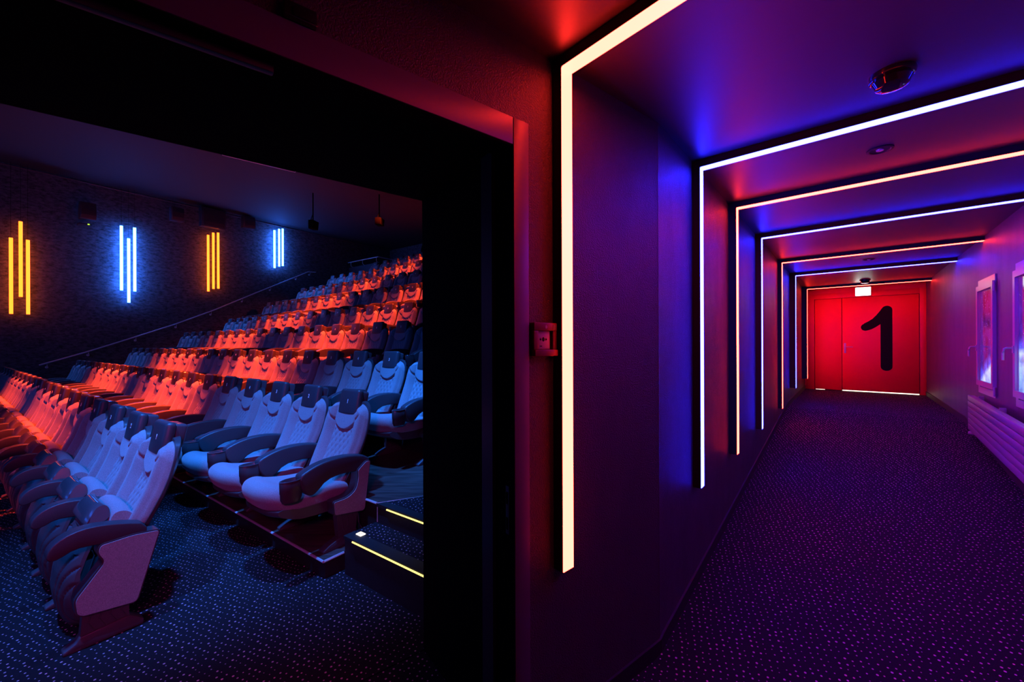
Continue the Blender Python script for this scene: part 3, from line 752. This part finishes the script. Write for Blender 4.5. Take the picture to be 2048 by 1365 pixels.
# strike plate
o = empty('strike_plate', wla(-0.004, -0.03, 1.05)); tag(o, 'slim metal strike plate on the doorway edge', 'strike plate')
b = wallbox(None, -0.008, -0.004, -0.040, -0.018, 0.98, 1.18, None); b.v = [v-o.location for v in b.v]; link('plate', b.mesh('plate', M['plastic'], bevel=0.0015), o)
for z0 in (1.0, 1.105):
    b = wallbox(None, -0.0092, -0.008, -0.036, -0.024, z0, z0+0.05, None); b.v = [v-o.location for v in b.v]; link('latch_hole', b.mesh('latch_hole', M['black']), o)
# dark emergency light box above the header, door closer on the header
o = empty('emergency_light', wla(-0.78, 0, HC+0.922)); tag(o, 'dark boxy lamp housing above the doorway header', 'emergency light')
b = MB(); 
b.prism([wla(-0.825, 0, HC+.922), wla(-0.735, 0, HC+.922), wla(-0.735, 0.03, HC+.922), wla(-0.825, 0.03, HC+.922)], [wla(-0.825, 0, HC+.975), wla(-0.735, 0, HC+.975), wla(-0.735, 0.02, HC+.975), wla(-0.825, 0.02, HC+.975)])
b.v = [v-o.location for v in b.v]; link('housing', b.mesh('housing', M['dark_glass'], bevel=0.006, seg=3), o)
b = MB(); b.prism([wla(-0.80, .02, HC+.928), wla(-0.745, .02, HC+.928), wla(-0.745, 0.034, HC+.928), wla(-0.80, 0.034, HC+.928)], [wla(-0.80, .02, HC+.955), wla(-0.745, .02, HC+.955), wla(-0.745, 0.029, HC+.955), wla(-0.80, 0.029, HC+.955)])
b.v = [v-o.location for v in b.v]; link('lens', b.mesh('lens', M['dark_glass'], bevel=0.002), o)
o = empty('door_closer', wla(-1.2, -0.04, ZS-0.03)); tag(o, 'slim door closer rail under the doorway header', 'door closer')
b = wallbox(None, -1.5, -0.84, -0.055, -0.03, ZS-0.045, ZS-0.02, None); b.v = [v-o.location for v in b.v]; link('slide_rail', b.mesh('slide_rail', M['channel'], bevel=0.005), o)

# fire alarm call point
t_of = lambda u: (2.12/(1.2968-u)*u-AJ[0])/AD[0]
ta, tb = t_of(0.0430)+0.003, t_of(0.1015)
za, zb = HC-0.055, HC+0.088
o = empty('fire_alarm', wla((ta+tb)/2, 0, za)); tag(o, 'red fire alarm call point with white face beside the doorway casing', 'fire alarm')
def fa(name, t0, t1, z0, z1, d0, d1, m, bv=0.003):
    b = wallbox(None, t0, t1, d0, d1, z0, z1, None); b.v = [v-o.location for v in b.v]; return link(name, b.mesh(name, m, bevel=bv), o)
fa('backplate', ta, tb, za, zb, 0.0, 0.012, M['alarm_red'])
w_ = tb-ta
fa('lower_guard', ta, tb, za, za+0.028, 0.012, 0.036, M['alarm_red'])
fa('upper_guard', ta, tb, zb-0.034, zb, 0.012, 0.030, M['alarm_red'])
fa('side_guard', ta, ta+w_*0.2, za+0.028, zb-0.034, 0.012, 0.028, M['alarm_red']); fa('side_guard', tb-w_*0.18, tb, za+0.028, zb-0.034, 0.012, 0.028, M['alarm_red'])
face = fa('call_face', ta+w_*0.22, tb-w_*0.26, za+0.03, zb-0.036, 0.012, 0.018, M['alarm_face'], 0.001)
tc_, zc_ = ta+w_*0.46, za+0.072
def mark(name, pts, m=M['inknum'], dd=0.019, parent=None):
    b = MB(); b.prism([wla(p[0], 0.0175, p[1])-o.location for p in pts], [wla(p[0], dd, p[1])-o.location for p in pts]); return link(name, b.mesh(name, m), parent or face)
mark('button_dot', [(tc_+0.0075*math.cos(a*PI/10), zc_+0.0095*math.sin(a*PI/10)) for a in range(20)])
for s_ in (-1, 1):
    q = lambda a, c: (tc_+s_*a, zc_+c)
    mark('arrow_mark', [q(0.0105, 0), q(0.0155, 0.0075), q(0.0155, 0.0035), q(0.0205, 0.0035), q(0.0205, -0.0035), q(0.0155, -0.0035), q(0.0155, -0.0075)])
mark('text_mark', [(tc_-0.0205, zc_-0.031), (tc_-0.0075, zc_-0.031), (tc_-0.0075, zc_-0.027), (tc_-0.0205, zc_-0.027)])
# flame emblem on the upper guard
fl_ = [(0, -.009), (.005, -.006), (.006, 0), (.003, .005), (.002, .001), (0, .009), (-.004, .003), (-.006, -.003), (-.004, -.007)]
b = MB(); b.prism([wla(tc_+0.006+p[0], 0.0295, zb-0.017+p[1])-o.location for p in fl_], [wla(tc_+0.006+p[0], 0.0308, zb-0.017+p[1])-o.location for p in fl_]); link('flame_emblem', b.mesh('flame_emblem', M['alarm_face']), o)
fa('keyhole_cover', tb-w_*0.2, tb-w_*0.05, zb-0.03, zb-0.008, 0.029, 0.031, M['casing'], 0.0)

# ------------------------------------------------------------------ corridor
NL, NR, SE = -0.832, 1.226, 12.0
S0, S1, ZF = 2.2, 8.35, 0.65
def floor_z(s): return 0 if s < S0 else ZF if s > S1 else ZF*(s-S0)/(S1-S0)
cornerA = wla(CORN, 0, 0)
vs = [wla(-6.5, 0, 0), wla(CORN, 0, 0), cor(S0, NR, 0), cor(-4.5, NR, 0), cor(-4.5, -4.0, 0)]
b = MB(); b.add(vs, [[0, 1, 2, 3, 4]])
b.add([cor(S0, NL-.05, 0), cor(S0, NR, 0), cor(S1, NR, ZF), cor(S1, NL-.05, ZF)], [[0, 1, 2, 3]])
b.add([cor(S1, NL-.05, ZF), cor(S1, NR, ZF), cor(SE+.1, NR, ZF), cor(SE+.1, NL-.05, ZF)], [[0, 1, 2, 3]])
struct('floor', b.mesh('floor', M['carpet']), 'dark dotted carpet of the corridor, ramping up')
def cbox(t, s0, s1, n0, n1, z0, z1):
    t.prism([cor(s0, n0, z0), cor(s1, n0, z0), cor(s1, n1, z0), cor(s0, n1, z0)], [cor(s0, n0, z1), cor(s1, n0, z1), cor(s1, n1, z1), cor(s0, n1, z1)]); return t
sc0 = SD[0]*cornerA.x+SD[1]*cornerA.y
struct('wall_left', cbox(MB(), sc0, SE+.1, NL-0.10, NL, -0.02, ZC).mesh('wall_left', M['cwall']), 'grey plaster wall with the light portals')
struct('wall_right', cbox(MB(), -4.5, SE+.1, NR, NR+0.15, -0.02, ZC).mesh('wall_right', M['rwall']), 'pale plaster wall with the windows')
struct('wall_end', cbox(MB(), SE, SE+.1, NL, NR, -0.02, ZC).mesh('wall_end', M['red_door']), 'red end wall framing the door')
struct('wall_behind', cbox(MB(), -4.6, -4.5, -4.2, NR, -0.02, ZC).mesh('wall_behind', M['cwall']))
b = MB()
CF = cor(sc0, NR+.1, ZC)
cq = [cor(sc0, NL-.1, ZC), cor(SE+.1, NL-.1, ZC), cor(SE+.1, NR+.1, ZC), CF, cor(-4.6, NR+.1, ZC), cor(-4.6, -4.2, ZC), wla(-6.5, -0.05, ZC)]
b.add(cq+[p+Vector((0, 0, 0.12)) for p in cq], [[0, 1, 2, 3], [0, 3, 4, 5, 6], [7, 8, 9, 10], [7, 10, 11, 12, 13]]+[[i, (i+1) % 7, 7+(i+1) % 7, 7+i] for i in range(7)])
struct('ceiling', b.mesh('ceiling', M['cceil']), 'grey corridor ceiling')
# baseboards
def base_run(name, pts, off):
    b = MB()
    for (p, q2) in zip(pts, pts[1:]):
        d = (q2-p); d.z = 0; d.normalize(); nn = Vector((d.y, -d.x, 0))*off
        b.prism([p, q2, q2+nn, p+nn], [v+Vector((0, 0, 0.085)) for v in (p, q2, q2+nn, p+nn)])
    struct(name, b.mesh(name, M['base']))
base_run('baseboard_left', [wla(0.08, 0.0, 0), wla(CORN, 0.0, 0), cor(S0+.12, NL, floor_z(S0+.12)), cor(S1, NL, ZF), cor(SE, NL, ZF)], 0.012)
base_run('baseboard_right', [cor(SE, NR, ZF), cor(S1, NR, ZF), cor(S0, NR, 0), cor(-4.4, NR, 0)], 0.012)

# light portals
PW, PD = 0.07, 0.055
ZT = HC+1.2
def portal(pt, sdir, ndir, length, zb, colm, colname, which, nleft):
    """pt: visible corner of the luminous face; sdir away from the viewer, ndir across the corridor"""
    sd = Vector((*sdir, 0)); nd = Vector((*ndir, 0)); P = Vector((*pt, 0))
    o = empty('light_portal', P+Vector((0, 0, zb))); tag(o, '%s light portal, %s' % (colname, which), 'light portal', 'light portals along the corridor')
    L = o.location
    def bx(s0, s1, n0, n1, z0, z1):
        b = MB(); c = lambda s_, n_, z_: P+sd*s_+nd*n_+Vector((0, 0, z_))-L
        b.prism([c(s0, n0, z0), c(s1, n0, z0), c(s1, n1, z0), c(s0, n1, z0)], [c(s0, n0, z1), c(s1, n0, z1), c(s1, n1, z1), c(s0, n1, z1)]); return b
    n0 = -(PD+nleft)
    link('wall_channel', bx(0, PW, n0, -0.004, zb, ZC-0.001).mesh('wall_channel', M['channel']), o)
    link('ceiling_channel', bx(0, PW, -0.004, length, ZT+0.004, ZC-0.001).mesh('ceiling_channel', M['channel']), o)
    link('wall_diffuser', bx(0.0015, PW-0.0015, -0.004, 0.0, zb+0.003, ZT).mesh('wall_diffuser', colm), o)
    link('ceiling_diffuser', bx(0.0015, PW-0.0015, 0.0, length-0.002, ZT, ZT+0.004).mesh('ceiling_diffuser', colm), o)
    return o
# first portal is square to the doorway wall
P1dir = (0.67, -0.742)
portal((0.220, 1.735), (0.742, 0.67), P1dir, 2.2, HC-1.0, M['led_red'], 'red', 'nearest, beside the auditorium doorway', 0.0)
PORT = [(2.925, -0.777, HC-1.0, 'b', 'second from the doorway, tall and bright'), (4.011, -0.765, HC-1.0, 'r', 'third from the doorway'), (5.363, -0.770, HC-1.0, 'b', 'fourth from the doorway'),
        (7.233, -0.776, HC-1.0, 'r', 'fifth from the doorway'), (8.796, -0.740, HC-0.823, 'b', 'second nearest to the red door'), (11.215, -0.730, HC-0.823, 'r', 'nearest to the red door')]
for s_, n_, zb_, c, w2 in PORT:
    p = cor(s_, n_); portal((p.x, p.y), SD, ND, NR-n_, zb_, M['led_red'] if c == 'r' else M['led_blue'], 'red' if c == 'r' else 'blue', w2, max(0, n_-NL-PD))

# end door with numeral
dr = empty('door_2', cor(SE, 0.25, ZF)); dr['kind'] = 'structure'; dr['label'] = 'red double door with a large black numeral 1'
def dpart(name, n0, n1, z0, z1, s0, s1, m, parent=dr, bevel=0.0):
    b = cbox(MB(), s0, s1, n0, n1, z0, z1); b.v = [v-dr.location for v in b.v]; return link(name, b.mesh(name, m, bevel=bevel), parent)
DT = HC+1.015
dpart('door_backing', -0.645, 1.128, ZF, DT+0.008, SE-0.006, SE-0.001, M['seam'])
leafS = dpart('door_leaf', -0.635, -0.141, ZF+0.012, DT, SE-0.030, SE-0.006, M['red_door'], bevel=0.002)
leafL = dpart('door_leaf', -0.131, 1.118, ZF+0.022, DT, SE-0.030, SE-0.006, M['red_door'], bevel=0.002)
dpart('door_frame', -0.80, -0.645, ZF, DT+0.13, SE-0.020, SE-0.001, M['red_door'], bevel=0.002)
dpart('door_frame', 1.128, NR, ZF, DT+0.13, SE-0.020, SE-0.001, M['red_door'], bevel=0.002)
dpart('door_frame', -0.645, 1.128, DT+0.008, DT+0.13, SE-0.020, SE-0.001, M['red_door'], bevel=0.002)
dpart('door_gap_glow', -0.131, 1.118, ZF+0.003, ZF+0.020, SE-0.026, SE-0.012, M['gap'])  # glowing strip, no lamp: imitates light leaking under the leaf
dpart('door_gap_glow', -0.62, -0.45, ZF+0.003, ZF+0.010, SE-0.026, SE-0.012, M['gap'])
one = []
for k in range(0, 13): a = PI+PI*k/12; one.append((0.6145+0.0955*math.cos(a), 1.235+0.0955*math.sin(a)))
for k in range(0, 9): a = 0+ (PI*0.80)*k/8; one.append((0.622+0.088*math.cos(a), 2.470+0.096*math.sin(a)))
one += [(0.50, 2.44), (0.45, 2.365), (0.39, 2.29), (0.32, 2.235), (0.25, 2.19)]
for k in range(0, 9): a = PI*0.62+PI*0.98*k/8; one.append((0.272+0.080*math.cos(a), 2.105+0.080*math.sin(a)))
one += [(0.37, 2.055), (0.44, 2.10), (0.519, 2.165)]
b = MB(); b.prism([cor(SE-0.030, n, z)-dr.location for n, z in one], [cor(SE-0.0325, n, z)-dr.location for n, z in one]); link('door_numeral', b.mesh('door_numeral', M['inknum']), leafL)
b = cbox(MB(), SE-0.040, SE-0.030, -0.102, -0.064, 1.52, 1.75); b.v = [v-dr.location for v in b.v]; hp = link('handle_plate', b.mesh('handle_plate', M['metal'], bevel=0.004), leafL)
b = MB(); b.tube([cor(SE-0.035, -0.083, 1.665)-dr.location, cor(SE-0.085, -0.083, 1.665)-dr.location, cor(SE-0.090, -0.07, 1.665)-dr.location, cor(SE-0.090, 0.055, 1.66)-dr.location], 0.010, 8)
link('door_handle', b.mesh('door_handle', M['metal'], smooth=True), leafL)

# exit sign
o = empty('exit_sign', cor(11.33, 0.22, 2.76)); tag(o, 'glowing white exit sign above the red door', 'exit sign')
b = cbox(MB(), 11.332, 11.36, 0.09, 0.35, 2.755, 2.945); b.v = [v-o.location for v in b.v]; link('housing', b.mesh('housing', M['casing'], bevel=0.004), o)
b = cbox(MB(), 11.326, 11.332, 0.098, 0.342, 2.763, 2.937); b.v = [v-o.location for v in b.v]; link('sign_face', b.mesh('sign_face', M['exit']), o)
b = MB()
for n_ in (0.13, 0.31): b.tube([cor(11.345, n_, 2.945)-o.location, cor(11.345, n_, ZC)-o.location], 0.006, 6)
link('hanger', b.mesh('hanger', M['channel']), o)

# ceiling fittings
def detector(x, y, rad, lab):
    o = empty('smoke_detector', (x, y, ZC)); tag(o, lab, 'smoke detector', None)
    b = MB(); b.lathe([(rad, 0), (rad*1.02, -0.012), (rad*0.98, -0.022), (rad*0.86, -0.026)], (0, 0, 0), 36); link('mounting_base', b.mesh('mounting_base', M['dark_glass'], smooth=True), o)
    b = MB(); b.lathe([(rad*0.84, -0.026), (rad*0.88, -0.036), (rad*0.80, -0.048), (rad*0.72, -0.062), (rad*0.55, -0.070), (rad*0.2, -0.073)], (0, 0, 0), 36); link('sensor_dome', b.mesh('sensor_dome', M['dark_glass'], smooth=True), o)
detector(1.776, 1.865, 0.083, 'round dark smoke detector on the ceiling between the two nearest portals')
detector(7.10, 8.04, 0.085, 'small dark smoke detector on the ceiling above the exit sign')
def downlight(x, y, rad, lab):
    o = empty('downlight', (x, y, ZC)); tag(o, lab, 'downlight')
    b = MB(); b.lathe([(rad, 0), (rad, -0.006), (rad*0.8, -0.008), (rad*0.74, -0.003), (rad*0.5, -0.001)], (0, 0, 0), 36); link('trim_ring', b.mesh('trim_ring', M['channel'], smooth=True), o)
    b = MB(); b.lathe([(rad*0.30, -0.001), (rad*0.28, -0.008), (rad*0.1, -0.011)], (0, 0, 0), 20); link('lamp_lens', b.mesh('lamp_lens', M['metal'], smooth=True), o)
downlight(2.40, 2.604, 0.068, 'unlit round downlight just beyond the second portal')
downlight(5.41, 6.06, 0.07, 'unlit round downlight before the fifth portal')

# windows
def window(s0, idx, lab):
    """casement: fixed frame on the wall, sash set forward, backlit pane"""
    o = empty('window_%d' % idx, cor(s0+0.35, NR, 1.17)); o['kind'] = 'structure'; o['label'] = lab
    L = o.location
    def bx(name, s_0, s_1, n0, n1, z0, z1, m, bv=0.004, par=None):
        b = cbox(MB(), s_0, s_1, n0, n1, z0, z1); b.v = [v-L for v in b.v]; return link(name, b.mesh(name, m, bevel=bv), par or o)
    SW = 0.745; fs0, fs1 = s0+0.003, s0+SW+0.004
    fz0, fz1 = 1.15, 2.515; t = 0.075
    def ring(name, a0, a1, z0, z1, n0, n1, t, m, par=None):
        b = MB()
        for (p0, p1, q0, q1) in ((a0, a1, z0, z0+t), (a0, a1, z1-t, z1), (a0, a0+t, z0+t, z1-t), (a1-t, a1, z0+t, z1-t)): cbox(b, p0, p1, n0, n1, q0, q1)
        b.v = [v-L for v in b.v]; return link(name, b.mesh(name, m), par or o)
    ring('window_frame', fs0, fs1, fz0, fz1, NR-0.012, NR-0.001, t, M['winframe'])
    sa = ring('window_sash', s0, s0+SW, 1.243, 2.443, NR-0.032, NR-0.012, 0.062, M['winframe'])
    # backlit print behind the glass
    a0, a1, z0, z1, n_ = s0+0.055, s0+SW-0.055, 1.30, 2.38, NR-0.008
    vs = [cor(a1, n_, z0)-L, cor(a0, n_, z0)-L, cor(a0, n_, z1)-L, cor(a1, n_, z1)-L, cor(a1, n_+.006, z0)-L, cor(a0, n_+.006, z0)-L, cor(a0, n_+.006, z1)-L, cor(a1, n_+.006, z1)-L]
    me = bpy.data.meshes.new('window_pane'); me.from_pydata(vs, [], [[0, 1, 2, 3], [7, 6, 5, 4], [0, 4, 5, 1], [1, 5, 6, 2], [2, 6, 7, 3], [3, 7, 4, 0]]); me.update()
    uo = (idx-1)*2.0
    uvl = me.uv_layers.new(name='uv'); uvm = [(uo, 0), (uo+1, 0), (uo+1, 1.75), (uo, 1.75)]*2
    for p in me.polygons:
        for li in p.loop_indices: uvl.data[li].uv = uvm[me.loops[li].vertex_index]
    me.materials.append(M['space']); link('window_pane', me, o)
    b = MB(); sh = s0+SW-0.03; nn = NR-0.032
    cbox(b, sh-0.016, sh+0.016, nn-0.008, nn, 1.66, 1.73); b.tube([cor(sh, nn, 1.71), cor(sh, nn-0.045, 1.71), cor(sh+.004, nn-0.058, 1.70), cor(sh+.006, nn-0.064, 1.66), cor(sh, nn-0.066, 1.59)], 0.009, 8)
    b.v = [v-L for v in b.v]; link('window_handle', b.mesh('window_handle', M['winframe'], smooth=True, angle=0.7), sa)
    for z in (1.17, 2.33):
        b = MB(); b.tube([cor(s0-0.006, NR-0.020, z)-L, cor(s0-0.006, NR-0.020, z+0.10)-L], 0.010, 10)
        link('window_hinge', b.mesh('window_hinge', M['winframe'], smooth=True, angle=0.6), sa)
window(6.74, 1, 'white casement window with a starry blue planet print, the farther one')
window(5.285, 2, 'white casement window with a bright planet print, the nearer one')

# radiator
RP = Vector((5.706, 5.01, 0)); RDv = Vector((-0.678, -0.735, 0)).normalized(); RN = Vector((RDv.y, -RDv.x, 0))   # RN towards wall?
if RN.dot(Vector((*ND, 0))) < 0: RN = -RN
rad = empty('radiator', RP+Vector((0, 0, 0.68))); tag(rad, 'long white panel radiator under the windows', 'radiator')
Lr = 3.0; z0r, z1r = 0.68, 1.11; NP = 6
def rb(name, l0, l1, d0, d1, z0, z1, m=M['radiator'], bv=0.004, par=None):
    b = MB(); c = lambda l, d, z: RP+RDv*l+RN*d+Vector((0, 0, z))-rad.location
    b.prism([c(l0, d0, z0), c(l1, d0, z0), c(l1, d1, z0), c(l0, d1, z0)], [c(l0, d0, z1), c(l1, d0, z1), c(l1, d1, z1), c(l0, d1, z1)])
    return link(name, b.mesh(name, m, bevel=bv, seg=2), par or rad)
hp_ = (z1r-z0r)/NP
for k in range(NP): rb('radiator_panel', 0, Lr, 0, 0.022, z0r+hp_*k+0.003, z0r+hp_*(k+1)-0.003)
rb('radiator_core', 0.01, Lr, 0.022, 0.055, z0r+0.004, z1r-0.006, bv=0.002)
for l in (0.25, 1.4, 2.6): rb('wall_bracket', l, l+0.03, 0.055, 0.10, z0r+0.1, z1r+0.01, bv=0.002)
b = MB(); c0_ = RP+RDv*0.03+RN*0.03+Vector((0, 0, z0r-0.045))-rad.location
b.tube([c0_-RN*0.03-RDv*0.0, c0_-RN*0.015, c0_+RN*0.03, c0_+RN*0.035], [0.018, 0.026, 0.026, 0.014], 16); b.tube([c0_+Vector((0, 0, 0.0)), c0_+Vector((0, 0, 0.055))], 0.010, 8)
link('valve', b.mesh('valve', M['winframe'], smooth=True, angle=0.7), rad)

# ------------------------------------------------------------------ lights
def spot(name, loc, target, power, col, ang, blend=0.4, size=0.12):
    l = bpy.data.lights.new(name, 'SPOT'); l.energy = power; l.color = col; l.spot_size = math.radians(ang); l.spot_blend = blend; l.shadow_soft_size = size
    o = bpy.data.objects.new(name, l); COL.objects.link(o); o.location = loc
    o.rotation_euler = (Vector(target)-Vector(loc)).to_track_quat('-Z', 'Y').to_euler(); return o
RED = (1.0, 0.052, 0.012); BLUE = (0.022, 0.20, 1.0)
def row_h(e):
    return interp([(1.3, 0.9), (3.15, 1.1), (4.94, 1.6), (6.8, 2.3), (8.66, 3.1), (10.5, 4.1), (12.4, 5.1), (14.2, 6.1), (16.3, 7.1)], e)
REDS = [(1.3, 11.8, 2.2, 1.0), (1.3, 18.0, 2.4, .9), (3.3, 12.0, 2.1, 1.0), (3.3, 18.0, 2.3, .9), (5.2, 11.6, 2.1, 1.0), (5.2, 18.3, 2.3, .9), (7.2, 11.6, 2.0, .9), (7.2, 18.2, 2.3, .9),
        (9.2, 12.2, 1.6, .8), (9.2, 18.3, 2.2, .9), (11.0, 12.2, 1.5, .7), (11.0, 18.4, 1.9, .9), (13.0, 17.6, 1.8, .9), (14.8, 18.2, 1.8, .8), (16.6, 18.6, 1.6, .7)]
for e, r, rad_, g in REDS:
    h = row_h(e); src = aud(r-2.2, e+1.5, 10.0); tg = aud(r, e, h); dist = (src-tg).length
    ang = 2*math.degrees(math.atan(rad_*W*1.35/dist))
    spot('red_house_spot', src, tg, 5800*g*(dist/4.5)**2, RED, ang, 0.95)
for e, r, rad_, g in [(3.2, 6.0, 3.4, 1.0), (6.0, 4.6, 3.0, 1.0), (1.0, 6.2, 2.6, 0.7)]:
    h = row_h(e); src = aud(4.3, e-1.7, 10.0); tg = aud(r, e, h); dist = (src-tg).length
    spot('blue_house_spot', src, tg, 2600*g*(dist/5)**2, BLUE, 2*math.degrees(math.atan(rad_*W/dist)), 0.9)
for e, r, rad_, g in [(4.0, 23.5, 3.0, .4), (8.5, 23.5, 3.0, .6), (13.0, 22.8, 3.0, .8)]:
    h = row_h(e); src = aud(r-0.5, e-2.5, 10.0); tg = aud(r, e, h); dist = (src-tg).length
    spot('blue_house_spot', src, tg, 1500*g*(dist/5)**2, BLUE, 2*math.degrees(math.atan(rad_*W/dist)), 0.9)
def areal(name, loc, target, power, col, sx, sy):
    l = bpy.data.lights.new(name, 'AREA'); l.shape = 'RECTANGLE'; l.size = sx; l.size_y = sy; l.energy = power; l.color = col
    o = bpy.data.objects.new(name, l); COL.objects.link(o); o.location = loc
    o.rotation_euler = (Vector(target)-Vector(loc)).to_track_quat('-Z', 'Y').to_euler(); return o
areal('blue_wash', aud(10, -7.0, 7.5), aud(14, 8, 4), 120, (0.025, 0.13, 1.0), 5, 1.5)
areal('blue_ceiling_fill', aud(12, -6.5, 3.0), aud(15, 6, 10), 55, (0.01, 0.12, 1.0), 5, 1.0)  # unseen fill, added to turn the ceiling bluer
spot('corridor_fill_spot', (-0.35, -0.6, 2.35), (-2.6, 2.7, 0.3), 190, (1.0, 0.06, 0.60), 66, 0.9, 0.2)  # unseen spot added behind the camera, tints near seats and carpet pink

wd = bpy.data.worlds.new('World'); SC.world = wd; wd.use_nodes = True
wd.node_tree.nodes['Background'].inputs['Color'].default_value = (0.02, 0.03, 0.1, 1); wd.node_tree.nodes['Background'].inputs['Strength'].default_value = 0.0

# ------------------------------------------------------------------ camera
cam = bpy.data.cameras.new('camera'); co = bpy.data.objects.new('camera', cam); COL.objects.link(co)
cam.sensor_width = 36; cam.lens = 800/2048*36; cam.shift_y = 4.85/2048; cam.clip_start = 0.02; cam.clip_end = 100
co.matrix_world = Matrix.Translation((0, 0, HC)) @ Matrix.Rotation(PI/2, 4, 'X') @ Matrix.Rotation(-0.0036, 4, 'Z')
SC.camera = co
SC.view_settings.view_transform = 'Standard'; SC.view_settings.look = 'None'; SC.view_settings.gamma = 1; SC.view_settings.exposure = 0
SC.view_settings.use_curve_mapping = False
SC.cycles.use_denoising = True
SC.cycles.max_bounces = 6; SC.cycles.diffuse_bounces = 3; SC.cycles.glossy_bounces = 3
SC.cycles.sample_clamp_indirect = 6
